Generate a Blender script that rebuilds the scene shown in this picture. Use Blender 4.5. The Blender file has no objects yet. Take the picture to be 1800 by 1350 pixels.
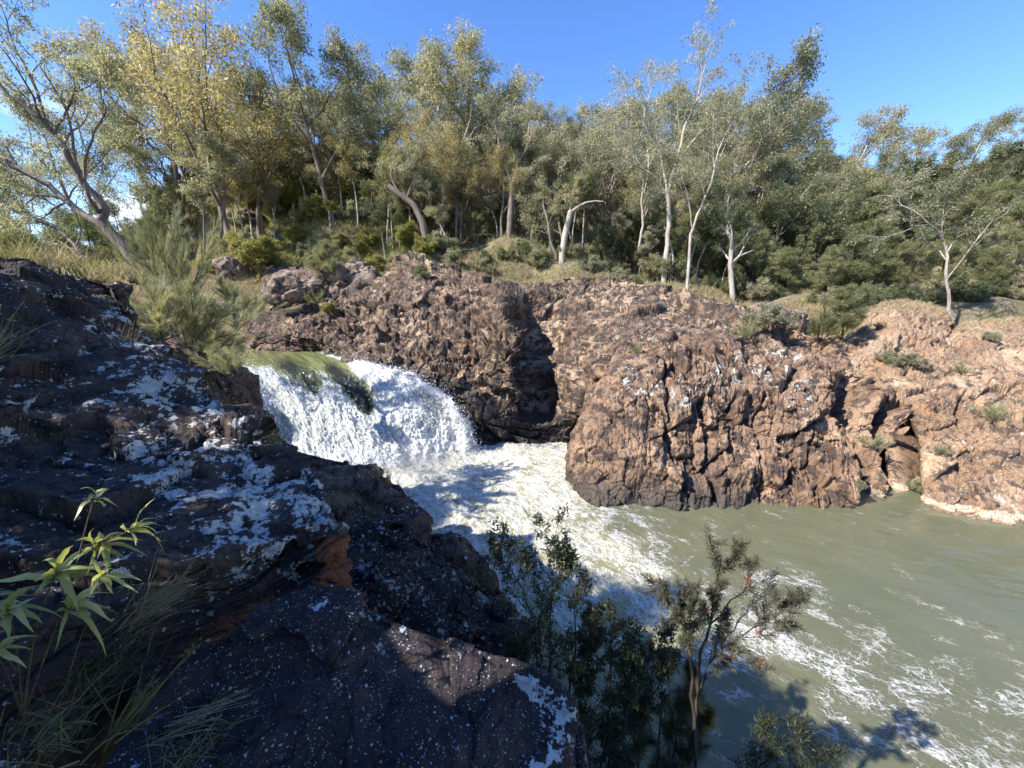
import bpy, math, random
import numpy as np
from mathutils import Vector, Matrix
random.seed(7)
R = math.radians
scene = bpy.context.scene
COL = scene.collection

# ---------------------------------------------------------------- camera
F = 700.0                       # focal length in photo pixels (photo is 1800 x 1350)
PITCH = R(10.9)
CAM = np.array([0.0, 0.0, 9.0])
cam_d = bpy.data.cameras.new('camera')
cam_d.sensor_width = 36.0
cam_d.lens = F / 1800.0 * 36.0
cam_d.clip_start = 0.05
cam_d.clip_end = 3000.0
cam = bpy.data.objects.new('camera', cam_d)
COL.objects.link(cam)
cam.location = CAM
cam.rotation_euler = (R(90) - PITCH, 0, 0)
scene.camera = cam

# ---------------------------------------------------------------- light
SUN_EL, SUN_AZ = 41.0, 62.0     # elevation; the shadows fall this many degrees to the right of straight ahead
sd = np.array([-math.sin(R(SUN_AZ)) * math.cos(R(SUN_EL)), -math.cos(R(SUN_AZ)) * math.cos(R(SUN_EL)), math.sin(R(SUN_EL))])
sun_d = bpy.data.lights.new('sun', 'SUN')
sun_d.energy = 5.0
sun_d.angle = R(0.5)
sun_d.color = (1.0, 0.945, 0.86)
sun = bpy.data.objects.new('sun', sun_d)
COL.objects.link(sun)
sun.location = (-30, -30, 60)
sun.rotation_euler = Vector(sd).to_track_quat('Z', 'Y').to_euler()
world = bpy.data.worlds.new('World')
scene.world = world
world.use_nodes = True
wn, wl = world.node_tree.nodes, world.node_tree.links
wn.clear()
w_out = wn.new('ShaderNodeOutputWorld')
w_bg = wn.new('ShaderNodeBackground')
w_sky = wn.new('ShaderNodeTexSky')
w_sky.sky_type = 'NISHITA'
w_sky.sun_disc = False
w_sky.sun_elevation = R(SUN_EL)
w_sky.sun_rotation = R(180 + SUN_AZ)
w_sky.altitude = 700
w_sky.air_density = 1.25
w_sky.dust_density = 0.1
w_sky.ozone_density = 4.0
w_bg.inputs['Strength'].default_value = 0.125
# a few thin white clouds low in the sky, upstream of the falls
w_tc = wn.new('ShaderNodeTexCoord')
w_map = wn.new('ShaderNodeMapping'); w_map.inputs['Scale'].default_value = (1, 1, 2.2)
w_no = wn.new('ShaderNodeTexNoise'); w_no.inputs['Scale'].default_value = 3.2; w_no.inputs['Detail'].default_value = 7; w_no.inputs['Roughness'].default_value = 0.6
w_ra = wn.new('ShaderNodeMapRange'); w_ra.inputs['From Min'].default_value = 0.5; w_ra.inputs['From Max'].default_value = 0.66
w_dot = wn.new('ShaderNodeVectorMath'); w_dot.operation = 'DOT_PRODUCT'
cdv = Vector((-1.1, 1.07, 0.22)).normalized()
w_dot.inputs[1].default_value = cdv
w_rb = wn.new('ShaderNodeMapRange'); w_rb.inputs['From Min'].default_value = 0.982; w_rb.inputs['From Max'].default_value = 0.996
w_mu = wn.new('ShaderNodeMath'); w_mu.operation = 'MULTIPLY'
w_mix = wn.new('ShaderNodeMix'); w_mix.data_type = 'RGBA'
w_mix.inputs['B'].default_value = (8.6, 8.8, 9.2, 1)
wl.new(w_tc.outputs['Generated'], w_map.inputs['Vector'])
wl.new(w_map.outputs['Vector'], w_no.inputs['Vector'])
wl.new(w_no.outputs['Fac'], w_ra.inputs['Value'])
wl.new(w_tc.outputs['Generated'], w_dot.inputs[0])
wl.new(w_dot.outputs['Value'], w_rb.inputs['Value'])
wl.new(w_ra.outputs['Result'], w_mu.inputs[0])
wl.new(w_rb.outputs['Result'], w_mu.inputs[1])
wl.new(w_mu.outputs['Value'], w_mix.inputs['Factor'])
w_hs = wn.new('ShaderNodeHueSaturation'); w_hs.inputs['Hue'].default_value = 0.513; w_hs.inputs['Saturation'].default_value = 1.2; w_hs.inputs['Value'].default_value = 1.12
wl.new(w_sky.outputs['Color'], w_hs.inputs['Color'])
wl.new(w_hs.outputs['Color'], w_mix.inputs['A'])
wl.new(w_mix.outputs['Result'], w_bg.inputs['Color'])
wl.new(w_bg.outputs['Background'], w_out.inputs['Surface'])
scene.view_settings.view_transform = 'Standard'
scene.view_settings.look = 'None'
scene.view_settings.exposure = 1.1
scene.view_settings.gamma = 1.0
scene.render.engine = 'CYCLES'
scene.cycles.max_bounces = 10
scene.cycles.diffuse_bounces = 4
scene.cycles.glossy_bounces = 3
scene.cycles.transmission_bounces = 6
scene.cycles.transparent_max_bounces = 8
scene.cycles.use_denoising = True
scene.cycles.use_adaptive_sampling = True
scene.cycles.adaptive_threshold = 0.02
scene.cycles.sample_clamp_indirect = 6.0

# ---------------------------------------------------------------- placing helpers
def ray(px, py):
    u = (px - 900.0) / F; v = (675.0 - py) / F
    c, s = math.cos(PITCH), math.sin(PITCH)
    return np.array([u, c + v * s, -s + v * c])
def D(px, py, d):               # the point seen at that pixel, d metres ahead
    r = ray(px, py)
    return CAM + r * (d / r[1])
def Z(px, py, z):               # the point seen at that pixel, at height z
    r = ray(px, py)
    return CAM + r * ((z - CAM[2]) / r[2])

# ---------------------------------------------------------------- numpy noise
def _h(ix, iy, iz, seed):
    n = (ix.astype(np.int64) * 374761393 + iy.astype(np.int64) * 668265263 + iz.astype(np.int64) * 1440662683 + seed * 69069) & 0xFFFFFFFF
    n = ((n ^ (n >> 13)) * 1274126177) & 0xFFFFFFFF
    n = ((n ^ (n >> 15)) * 2246822519) & 0xFFFFFFFF
    return n ^ (n >> 16)
def _r(n, k=0):
    if k: n = ((n * (2654435761 + 2 * k)) & 0xFFFFFFFF) ^ (n >> (3 + k))
    n = n & 0xFFFFFFFF
    n = ((n ^ (n >> 14)) * 2654435761) & 0xFFFFFFFF
    return (n & 0xFFFFFF) / float(0x1000000)
def vnoise(P, seed=0):          # -1 .. 1
    i = np.floor(P); f = P - i; i = i.astype(np.int64)
    f = f * f * f * (f * (f * 6 - 15) + 10)
    out = np.zeros(len(P))
    for dx in (0, 1):
        wx = f[:, 0] if dx else 1 - f[:, 0]
        for dy in (0, 1):
            wy = f[:, 1] if dy else 1 - f[:, 1]
            for dz in (0, 1):
                wz = f[:, 2] if dz else 1 - f[:, 2]
                out += wx * wy * wz * _r(_h(i[:, 0] + dx, i[:, 1] + dy, i[:, 2] + dz, seed))
    return out * 2 - 1
def fbm(P, oct=4, seed=0, gain=0.5, lac=2.03):
    a, s, out, t = 1.0, 1.0, np.zeros(len(P)), 0.0
    for k in range(oct):
        out += a * vnoise(P * s + 13.7 * k, seed + k * 17); t += a
        a *= gain; s *= lac
    return out / t * 1.6
def ridged(P, oct=4, seed=0):
    a, s, out, t = 1.0, 1.0, np.zeros(len(P)), 0.0
    for k in range(oct):
        out += a * (1 - np.abs(vnoise(P * s + 5.1 * k, seed + k * 11)) * 2); t += a
        a *= 0.5; s *= 2.1
    return out / t
def worley(P, seed=0):
    """F1, F2, cell hash, vector from the nearest cell centre"""
    i = np.floor(P).astype(np.int64)
    n = len(P)
    F1 = np.full(n, 9.0); F2 = np.full(n, 9.0); H = np.zeros(n, np.int64); V = np.zeros((n, 3))
    for dx in (-1, 0, 1):
        for dy in (-1, 0, 1):
            for dz in (-1, 0, 1):
                c = i + (dx, dy, dz)
                h = _h(c[:, 0], c[:, 1], c[:, 2], seed)
                v = P - (c + np.stack([_r(h, 1), _r(h, 2), _r(h, 3)], 1))
                d = np.einsum('ij,ij->i', v, v)
                m = d < F1
                F2 = np.where(m, F1, np.minimum(F2, d))
                F1 = np.where(m, d, F1)
                H = np.where(m, h, H)
                V[m] = v[m]
    return np.sqrt(F1), np.sqrt(F2), H, V
def facets(P, seed=0, tilt=0.6, step=0.5, crack=0.35, w=0.06):
    """height of broken, tilted blocks; P in block units. Also a 0..1 value per block and the crack mask"""
    F1, F2, H, V = worley(P, seed)
    t = np.stack([_r(H, 4), _r(H, 5), _r(H, 6)], 1) * 2 - 1
    c = np.exp(-(F2 - F1) / w)
    return (_r(H, 7) - 0.5) * step + np.einsum('ij,ij->i', t, V) * tilt - crack * c, _r(H, 8), c
def bricks(P, seed=0, tilt=0.1, step=0.4, crack=0.3, w=0.07):
    """courses of blocks: rows along z, joints along x (and y); rounded edges"""
    z = P[:, 2]; r = np.floor(z).astype(np.int64); o0 = np.zeros_like(r)
    hr = _h(r, o0, o0, seed)
    x = P[:, 0] * (0.7 + 0.6 * _r(hr, 2)) + _r(hr, 1) * 9; c = np.floor(x).astype(np.int64)
    y = P[:, 1] + _r(_h(r, c, o0, seed + 2), 1) * 9; q = np.floor(y).astype(np.int64)
    H = _h(r, c, q, seed + 1)
    fx, fz = x - c, z - r
    e = np.minimum(np.minimum(fx, 1 - fx), np.minimum(fz, 1 - fz) * 0.9)
    k = np.exp(-e / w)
    return (_r(H, 3) - 0.5) * step + ((_r(H, 4) - .5) * (fx - .5) + (_r(H, 5) - .3) * (fz - .5)) * tilt * 2 - crack * k, _r(H, 6), k
def ss(a, b, x):
    t = np.clip((x - a) / (b - a), 0, 1); return t * t * (3 - 2 * t)

# ---------------------------------------------------------------- mesh helpers
def np_mesh(name, V, Fc, mat=None, smooth=True, uv=None, attrs=None, mats=None, midx=None):
    me = bpy.data.meshes.new(name)
    V = np.asarray(V, dtype=np.float32); Fc = np.asarray(Fc, dtype=np.int32)
    k = Fc.shape[1]
    me.vertices.add(len(V)); me.vertices.foreach_set('co', V.ravel())
    me.loops.add(Fc.size); me.loops.foreach_set('vertex_index', Fc.ravel())
    me.polygons.add(len(Fc)); me.polygons.foreach_set('loop_start', np.arange(0, Fc.size, k, dtype=np.int32))
    if smooth: me.polygons.foreach_set('use_smooth', np.ones(len(Fc), bool))
    for m in (mats or ([mat] if mat else [])): me.materials.append(m)
    if midx is not None: me.polygons.foreach_set('material_index', np.asarray(midx, dtype=np.int32))
    me.update(calc_edges=True)
    if uv is not None:
        l = me.uv_layers.new(name='flow'); l.data.foreach_set('uv', np.asarray(uv, dtype=np.float32)[Fc.ravel()].ravel())
    for k_, a in (attrs or {}).items():
        at = me.attributes.new(k_, 'FLOAT', 'POINT'); at.data.foreach_set('value', np.asarray(a, dtype=np.float32))
    return me
def link(name, me, parent=None):
    o = bpy.data.objects.new(name, me); COL.objects.link(o)
    if parent: o.parent = parent
    return o
def tag(o, label=None, cat=None, group=None, kind=None):
    if label: o['label'] = label
    if cat: o['category'] = cat
    if group: o['group'] = group
    if kind: o['kind'] = kind
    return o
def empty(name, loc, rz=0.0, sc=1.0):
    o = bpy.data.objects.new(name, None); COL.objects.link(o)
    o.location = loc; o.rotation_euler = (0, 0, rz); o.scale = (sc, sc, sc); o.empty_display_size = 0.3
    return o
def cat_rom(A, n):
    """Catmull-Rom along axis 0 of A (k, ..., 3) to n samples"""
    k = len(A); t = np.linspace(0, k - 1, n); i = np.clip(np.floor(t).astype(int), 0, k - 2); f = (t - i)
    f = f.reshape((-1,) + (1,) * (A.ndim - 1))
    g = lambda j: A[np.clip(j, 0, k - 1)]
    p0, p1, p2, p3 = g(i - 1), g(i), g(i + 1), g(i + 2)
    return 0.5 * (2 * p1 + (p2 - p0) * f + (2 * p0 - 5 * p1 + 4 * p2 - p3) * f ** 2 + (3 * p1 - p0 - 3 * p2 + p3) * f ** 3)
def lattice(rows, nu, nv):
    """rows: list of rows of points (all the same length) -> nv x nu grid"""
    A = np.array(rows, dtype=float)
    A = cat_rom(A, nv)
    A = cat_rom(A.transpose(1, 0, 2), nu).transpose(1, 0, 2)
    return A
def grid_normals(G):
    du = np.gradient(G, axis=1); dv = np.gradient(G, axis=0)
    n = np.cross(du, dv); n /= np.maximum(np.linalg.norm(n, axis=2, keepdims=True), 1e-9)
    return n
def grid_faces(nv, nu, flip=False):
    i = np.arange(nv * nu).reshape(nv, nu)
    a, b, c, d = i[:-1, :-1].ravel(), i[:-1, 1:].ravel(), i[1:, 1:].ravel(), i[1:, :-1].ravel()
    return np.stack([a, d, c, b] if flip else [a, b, c, d], 1)
def blur(A, k):
    for ax in (0, 1):
        for _ in range(2):
            P_ = np.pad(A, [(k, k) if a == ax else (0, 0) for a in range(A.ndim)], mode='edge')
            C_ = np.cumsum(P_, axis=ax)
            sl = [slice(None)] * A.ndim; sl2 = list(sl)
            sl[ax] = slice(2 * k, None); sl2[ax] = slice(0, A.shape[ax])
            hi = C_[tuple(sl)]; lo = C_[tuple(sl2)]
            A = (hi - lo) / (2.0 * k)
            if A.shape[ax] != P_.shape[ax] - 2 * k: A = A
    return A
# ---------------------------------------------------------------- node helper
class NT:
    def __init__(s, name):
        s.m = bpy.data.materials.new(name); s.m.use_nodes = True
        s.t = s.m.node_tree; s.t.nodes.clear()
        s.out = s.t.nodes.new('ShaderNodeOutputMaterial')
        s.geo = s.t.nodes.new('ShaderNodeNewGeometry')
    def set(s, sock, v):
        if hasattr(v, 'is_output') or isinstance(v, bpy.types.NodeSocket): s.t.links.new(v, sock)
        else:
            if isinstance(v, tuple) and len(v) == 3 and len(sock.default_value) == 4: v = v + (1,)
            sock.default_value = v
    def pos(s, scale=(1, 1, 1), rot=(0, 0, 0), src=None):
        n = s.t.nodes.new('ShaderNodeMapping'); n.inputs['Scale'].default_value = scale; n.inputs['Rotation'].default_value = rot
        s.t.links.new(src or s.geo.outputs['Position'], n.inputs['Vector']); return n.outputs['Vector']
    def noise(s, vec, scale, detail=4, rough=0.55, dist=0.0):
        n = s.t.nodes.new('ShaderNodeTexNoise'); s.set(n.inputs['Vector'], vec)
        n.inputs['Scale'].default_value = scale; n.inputs['Detail'].default_value = detail
        n.inputs['Roughness'].default_value = rough; n.inputs['Distortion'].default_value = dist
        return n.outputs['Fac']
    def ncol(s, vec, scale, detail=3):
        n = s.t.nodes.new('ShaderNodeTexNoise'); s.set(n.inputs['Vector'], vec)
        n.inputs['Scale'].default_value = scale; n.inputs['Detail'].default_value = detail
        return n.outputs['Color']
    def vor(s, vec, scale, feature='F1', out='Distance', rand=1.0):
        n = s.t.nodes.new('ShaderNodeTexVoronoi'); n.feature = feature; s.set(n.inputs['Vector'], vec)
        n.inputs['Scale'].default_value = scale; n.inputs['Randomness'].default_value = rand
        return n.outputs[out]
    def math(s, op, a, b=0.0, c=None):
        n = s.t.nodes.new('ShaderNodeMath'); n.operation = op
        s.set(n.inputs[0], a); s.set(n.inputs[1], b)
        if c is not None: s.set(n.inputs[2], c)
        return n.outputs[0]
    def vmath(s, op, a, b):
        n = s.t.nodes.new('ShaderNodeVectorMath'); n.operation = op
        s.set(n.inputs[0], a); s.set(n.inputs[1], b); return n.outputs[0]
    def rng(s, v, a, b, c=0.0, d=1.0):
        n = s.t.nodes.new('ShaderNodeMapRange'); n.interpolation_type = 'SMOOTHSTEP'
        s.set(n.inputs['Value'], v)
        for k, x in (('From Min', a), ('From Max', b), ('To Min', c), ('To Max', d)): s.set(n.inputs[k], x)
        return n.outputs['Result']
    def mix(s, f, a, b, blend='MIX'):
        n = s.t.nodes.new('ShaderNodeMix'); n.data_type = 'RGBA'; n.blend_type = blend
        s.set(n.inputs['Factor'], f); s.set(n.inputs['A'], a); s.set(n.inputs['B'], b); return n.outputs['Result']
    def attr(s, name, out='Fac'):
        n = s.t.nodes.new('ShaderNodeAttribute'); n.attribute_name = name; return n.outputs[out]
    def xyz(s, v):
        n = s.t.nodes.new('ShaderNodeSeparateXYZ'); s.set(n.inputs[0], v); return n.outputs
    def bump(s, h, dist=0.05, strength=1.0, normal=None):
        n = s.t.nodes.new('ShaderNodeBump'); s.set(n.inputs['Height'], h)
        n.inputs['Distance'].default_value = dist; n.inputs['Strength'].default_value = strength
        if normal: s.t.links.new(normal, n.inputs['Normal'])
        return n.outputs['Normal']
    def bsdf(s, color, rough=0.8, normal=None, spec=0.3, **kw):
        n = s.t.nodes.new('ShaderNodeBsdfPrincipled')
        s.set(n.inputs['Base Color'], color); s.set(n.inputs['Roughness'], rough)
        s.set(n.inputs['Specular IOR Level'], spec)
        if normal: s.t.links.new(normal, n.inputs['Normal'])
        for k, v in kw.items(): s.set(n.inputs[k], v)
        return n.outputs['BSDF']
    def done(s, sh):
        s.t.links.new(sh, s.out.inputs['Surface']); return s.m

def rock_mat(name, base, tan, varn, orange=0.3, lichen=0.3, wet=(0.4, 2.2), tanthr=(0.42, 0.68), speck=1.0, band=None, seed=0.0, lich_scale=1.0, varn_thr=(0.5, 0.62),
             fine=1.0, lich_col=(0.42, 0.42, 0.38), rustcol=(0.36, 0.19, 0.09), rough=0.85, bumpd=0.04, stretch=(1, 1, 0.55), joint=0.5):
    s = NT(name)
    P = s.vmath('ADD', s.geo.outputs['Position'], (seed, seed * 0.7, 0.0))
    W = s.vmath('ADD', P, s.vmath('SCALE', s.ncol(P, 0.8 * fine), (0, 0, 0)))
    n1 = s.noise(s.pos(stretch, src=P), 0.45 * fine, 6, 0.6)
    n2 = s.noise(P, 1.7 * fine, 8, 0.62, 0.4)
    n3 = s.noise(P, 9.0 * fine, 6, 0.65)
    n4 = s.noise(s.pos((1, 1, .6), src=P), 0.9 * fine, 5, 0.6)
    col = s.mix(s.rng(n1, tanthr[0], tanthr[1]), base, tan)
    n5 = s.noise(P, 38.0 * fine, 6, 0.7)
    cell = s.attr('cell')
    col = s.mix(0.75, col, s.mix(cell, (0.62, 0.58, 0.56), (1.28, 1.25, 1.2)), 'MULTIPLY')
    col = s.mix(s.rng(n2, varn_thr[0], varn_thr[1]), col, varn)
    col = s.mix(s.math('MULTIPLY', s.rng(n4, 0.56, 0.68), orange), col, rustcol)
    col = s.mix(0.8, col, s.mix(n3, (0.35, 0.34, 0.33), (1.65, 1.62, 1.58)), 'MULTIPLY')
    col = s.mix(0.7, col, s.mix(s.rng(n5, .3, .7), (0.55, 0.54, 0.53), (1.45, 1.43, 1.4)), 'MULTIPLY')
    col = s.mix(s.math('MULTIPLY', s.attr('rust'), s.rng(n2, 0.35, 0.55, 0.45, 1.0)), col, (0.20, 0.075, 0.035))
    # lichen: crusty patches with broken edges, plus small round spots
    l1 = s.noise(P, 1.1 * lich_scale, 3, 0.5)
    l2 = s.noise(P, 7.0 * lich_scale, 8, 0.72)
    l3 = s.noise(P, 2.6 * lich_scale, 6, 0.6)
    patch = s.math('ADD', s.math('MULTIPLY', l3, 0.55), s.math('MULTIPLY', l2, 0.45))
    thr = s.math('SUBTRACT', 0.70 - 0.16 * lichen, s.math('MULTIPLY', s.math('SUBTRACT', l1, 0.5), 0.45))
    lm = s.rng(s.math('SUBTRACT', s.math('SUBTRACT', patch, thr), s.math('MULTIPLY', s.attr('nolichen'), 0.30)), 0.0, 0.03)
    # small crusts of many sizes
    def spots(sc_, k):
        q = s.vmath('ADD', P, s.vmath('MULTIPLY', s.ncol(P, sc_ * 1.6, 4), (0.9 / sc_,) * 3))
        v = s.vor(q, sc_, 'F1'); vc = s.xyz(s.vor(q, sc_, 'F1', 'Color'))
        rad = s.math('MULTIPLY', s.math('POWER', vc[1], 2.0), 0.42)
        on = s.rng(s.math('ADD', vc[0], s.math('MULTIPLY', s.math('SUBTRACT', l1, 0.5), 1.6)), k, k + 0.02)
        return s.math('MULTIPLY', on, s.rng(s.math('SUBTRACT', v, rad), 0.07, -0.02))
    spot = s.math('MAXIMUM', spots(8.0 * lich_scale, 1.0 - 0.22 * speck), spots(19.0 * lich_scale, 0.9 - 0.2 * speck))
    lm = s.math('MAXIMUM', lm, s.math('MULTIPLY', spot, 0.85))
    lm = s.math('MULTIPLY', lm, s.rng(n5, 0.36, 0.48, 0.25, 1.0))
    if wet is not None:
        z = s.xyz(s.geo.outputs['Position'])[2]
        wl_ = s.math('ADD', z, s.math('MULTIPLY', s.math('SUBTRACT', n2, 0.5), 2.6))
        wl_ = s.math('ADD', wl_, s.math('MULTIPLY', s.attr('dry'), 9.0))
        wm = s.rng(wl_, wet[1], wet[0])
        lm = s.math('MULTIPLY', lm, s.math('SUBTRACT', 1.0, wm))
    lm = s.math('MULTIPLY', lm, s.rng(s.attr('nolichen'), 1.0, 0.8))
    col = s.mix(lm, col, s.mix(l2, tuple(c * 0.75 for c in lich_col), tuple(min(.9, c * 1.25) for c in lich_col)))
    r = rough
    if wet is not None:
        col = s.mix(s.math('MULTIPLY', wm, 0.86), col, s.mix(n3, (0.022, 0.020, 0.019), (0.075, 0.066, 0.058)))
        r = s.math('SUBTRACT', rough, s.math('MULTIPLY', wm, 0.35))
        if band is not None:
            bz = s.math('ADD', z, s.math('MULTIPLY', s.math('SUBTRACT', n2, 0.5), 0.35))
            bm = s.math('MULTIPLY', s.math('MULTIPLY', s.rng(bz, 0.36, 0.30), s.rng(bz, 0.05, 0.10)), s.attr('band'))
            col = s.mix(bm, col, s.mix(n3, tuple(c * .75 for c in band), tuple(c * 1.2 for c in band)))
    fw = s.vor(s.pos((1, 1, .55), src=s.vmath('ADD', P, s.vmath('MULTIPLY', s.ncol(P, 1.5 * fine), (0.16 / fine, 0.16 / fine, 0.16 / fine)))), 3.2 * fine, 'DISTANCE_TO_EDGE')
    h = s.math('ADD', s.math('MULTIPLY', n3, 0.55), s.math('MULTIPLY', s.rng(fw, 0.0, 0.05), joint))
    h = s.math('ADD', h, s.math('MULTIPLY', n5, 0.45))
    h = s.math('ADD', h, s.math('MULTIPLY', n2, 0.9))
    h = s.math('ADD', h, s.math('MULTIPLY', lm, 0.12))
    return s.done(s.bsdf(col, r, s.bump(h, bumpd / fine), 0.25))

M = {}
M['ridge'] = rock_mat('ridge_rock', (0.178, 0.122, 0.088), (0.37, 0.285, 0.205), (0.060, 0.045, 0.038), tanthr=(0.45, 0.63), varn_thr=(0.43, 0.54), orange=0.22, lichen=0.2, wet=(0.8, 3.0), speck=0.6)
M['butt'] = rock_mat('buttress_rock', (0.205, 0.138, 0.097), (0.36, 0.262, 0.185), (0.070, 0.051, 0.043), varn_thr=(0.47, 0.57), orange=0.3, lichen=0.95, wet=(0.2, 1.5), seed=31.0, speck=1.0, band=(0.42, 0.34, 0.26))
M['slope'] = rock_mat('slope_rock', (0.25, 0.168, 0.110), (0.40, 0.305, 0.215), (0.095, 0.068, 0.054), orange=0.7, lichen=0.5, wet=(-0.5, 0.5), seed=57.0, speck=1.1, band=(0.47, 0.38, 0.28), varn_thr=(0.50, 0.60))
M['lump'] = rock_mat('lump_rock', (0.25, 0.170, 0.115), (0.37, 0.30, 0.225), (0.12, 0.083, 0.064), orange=0.7, lichen=0.3, wet=None, seed=77.0, speck=0.8, varn_thr=(0.58, 0.7))
M['backrock'] = rock_mat('back_rock', (0.16, 0.12, 0.10), (0.32, 0.25, 0.20), (0.05, 0.04, 0.035), orange=0.2, lichen=0.4, wet=None, seed=91.0)
DK = dict(base=(0.042, 0.034, 0.033), tan=(0.085, 0.066, 0.056), varn=(0.014, 0.013, 0.015), wet=None, rough=0.75)
M['near'] = rock_mat('near_rock', DK['base'], DK['tan'], DK['varn'], orange=0.25, lichen=1.12, wet=None, seed=5.0, fine=2.2, lich_scale=1.9, speck=0.5, lich_col=(0.52, 0.51, 0.47), rough=0.75, rustcol=(0.16, 0.06, 0.03), bumpd=0.045, joint=0.3)
M['slab'] = rock_mat('slab_rock', (0.023, 0.019, 0.023), (0.042, 0.031, 0.033), (0.011, 0.010, 0.013), orange=0.1, lichen=0.50, wet=None, seed=15.0, fine=4.0, lich_scale=5.5, speck=1.3, lich_col=(0.42, 0.46, 0.48), rough=0.75, bumpd=0.03, joint=0.0)
M['speck'] = rock_mat('speckled_rock', (0.035, 0.028, 0.026), (0.06, 0.045, 0.04), (0.012, 0.011, 0.011), orange=0.05, lichen=0.70, wet=None, seed=25.0, fine=2.2, lich_scale=2.0, speck=2.6, lich_col=(0.44, 0.44, 0.42), rough=0.8, bumpd=0.08)
M['brown'] = rock_mat('brown_rock', (0.075, 0.050, 0.040), (0.20, 0.135, 0.10), (0.022, 0.018, 0.017), orange=0.25, lichen=0.30, wet=(-1, 1.0), seed=35.0, fine=1.6, lich_scale=1.6, speck=0.9, lich_col=(0.5, 0.5, 0.48))

def ground_mat(name, a, b, c, sc=1.0):
    s = NT(name)
    P = s.geo.outputs['Position']
    n1 = s.noise(P, 0.35 * sc, 5, 0.6); n2 = s.noise(P, 2.2 * sc, 8, 0.7); n3 = s.noise(P, 14 * sc, 5, 0.7)
    col = s.mix(s.rng(n1, 0.4, 0.6), a, b)
    col = s.mix(s.rng(n2, 0.45, 0.62), col, c)
    col = s.mix(0.8, col, s.mix(n3, (0.4, 0.4, 0.4), (1.6, 1.6, 1.6)), 'MULTIPLY')
    h = s.math('ADD', s.math('MULTIPLY', n2, 1.0), s.math('MULTIPLY', n3, 0.3))
    return s.done(s.bsdf(col, 0.95, s.bump(h, 0.25 / sc), 0.1))
M['hill'] = ground_mat('hill_ground', (0.17, 0.13, 0.085), (0.17, 0.155, 0.065), (0.27, 0.22, 0.14))
M['bank'] = ground_mat('bank_ground', (0.05, 0.035, 0.026), (0.10, 0.075, 0.05), (0.03, 0.024, 0.02), 2.0)

def leaf_mat(name, cols, trans=0.35, rough=0.5, spec=0.35, var=0.5):
    """leaf colour varies leaf by leaf and a little from tree to tree"""
    s = NT(name)
    at = s.attr('tone')
    oi = s.t.nodes.new('ShaderNodeObjectInfo').outputs['Random']
    f = s.math('ADD', s.math('MULTIPLY', at, 1.0 - 0.35), s.math('MULTIPLY', oi, 0.35))
    r = s.t.nodes.new('ShaderNodeValToRGB'); s.set(r.inputs['Fac'], f)
    e = r.color_ramp.elements
    while len(e) < len(cols): e.new(0.5)
    for i, c in enumerate(cols): e[i].position = i / (len(cols) - 1.0); e[i].color = c + (1,)
    d = s.bsdf(r.outputs['Color'], rough, None, spec)
    t = s.t.nodes.new('ShaderNodeBsdfTranslucent'); s.set(t.inputs['Color'], s.mix(1.0, r.outputs['Color'], (1.4, 1.4, 0.85), 'MULTIPLY'))
    mx = s.t.nodes.new('ShaderNodeMixShader'); mx.inputs[0].default_value = trans
    s.t.links.new(d, mx.inputs[1]); s.t.links.new(t.outputs[0], mx.inputs[2])
    return s.done(mx.outputs[0])
M['gum'] = leaf_mat('gum_leaf', [(0.105, 0.116, 0.070), (0.205, 0.210, 0.130), (0.35, 0.325, 0.215), (0.50, 0.42, 0.30)], rough=0.45, spec=0.4, trans=0.48)
M['gumgold'] = leaf_mat('golden_gum_leaf', [(0.125, 0.125, 0.062), (0.245, 0.22, 0.115), (0.40, 0.33, 0.185), (0.51, 0.39, 0.25)], rough=0.45, spec=0.4, trans=0.48)
M['gumpale'] = leaf_mat('pale_gum_leaf', [(0.12, 0.13, 0.088), (0.23, 0.23, 0.16), (0.37, 0.35, 0.255), (0.50, 0.44, 0.34)], rough=0.45, spec=0.4, trans=0.48)
M['dark'] = leaf_mat('dark_leaf', [(0.055, 0.070, 0.040), (0.110, 0.130, 0.070), (0.20, 0.21, 0.115), (0.32, 0.30, 0.18)], rough=0.45, spec=0.4, trans=0.48)
M['oak'] = leaf_mat('she_oak_needle', [(0.075, 0.092, 0.046), (0.150, 0.165, 0.082), (0.26, 0.26, 0.135), (0.36, 0.34, 0.20)])
M['feather'] = leaf_mat('feathery_needle', [(0.15, 0.165, 0.085), (0.25, 0.255, 0.14), (0.37, 0.355, 0.22), (0.48, 0.44, 0.31)], trans=0.3)
M['yellow'] = leaf_mat('yellow_green_leaf', [(0.125, 0.131, 0.040), (0.225, 0.219, 0.069), (0.338, 0.312, 0.112), (0.438, 0.375, 0.188)], trans=0.4)
M['straw'] = leaf_mat('straw_blade', [(0.20, 0.16, 0.085), (0.32, 0.26, 0.15), (0.42, 0.35, 0.22), (0.50, 0.43, 0.30)], trans=0.3)
M['blade'] = leaf_mat('green_blade', [(0.05, 0.06, 0.025), (0.12, 0.12, 0.05), (0.24, 0.22, 0.11), (0.36, 0.31, 0.19)], trans=0.3)
M['broad'] = leaf_mat('broad_leaf', [(0.20, 0.22, 0.07), (0.36, 0.38, 0.13), (0.50, 0.49, 0.22), (0.62, 0.56, 0.30)], trans=0.4, rough=0.3, spec=0.6)
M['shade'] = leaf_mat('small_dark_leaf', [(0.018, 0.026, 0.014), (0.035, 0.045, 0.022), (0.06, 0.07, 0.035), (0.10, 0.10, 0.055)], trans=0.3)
M['brush'] = leaf_mat('bottlebrush_leaf', [(0.045, 0.050, 0.030), (0.085, 0.085, 0.055), (0.14, 0.13, 0.085), (0.20, 0.17, 0.12)], trans=0.35)
M['fresh'] = leaf_mat('fresh_leaf', [(0.13, 0.24, 0.05), (0.2, 0.34, 0.08)], trans=0.4)
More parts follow.
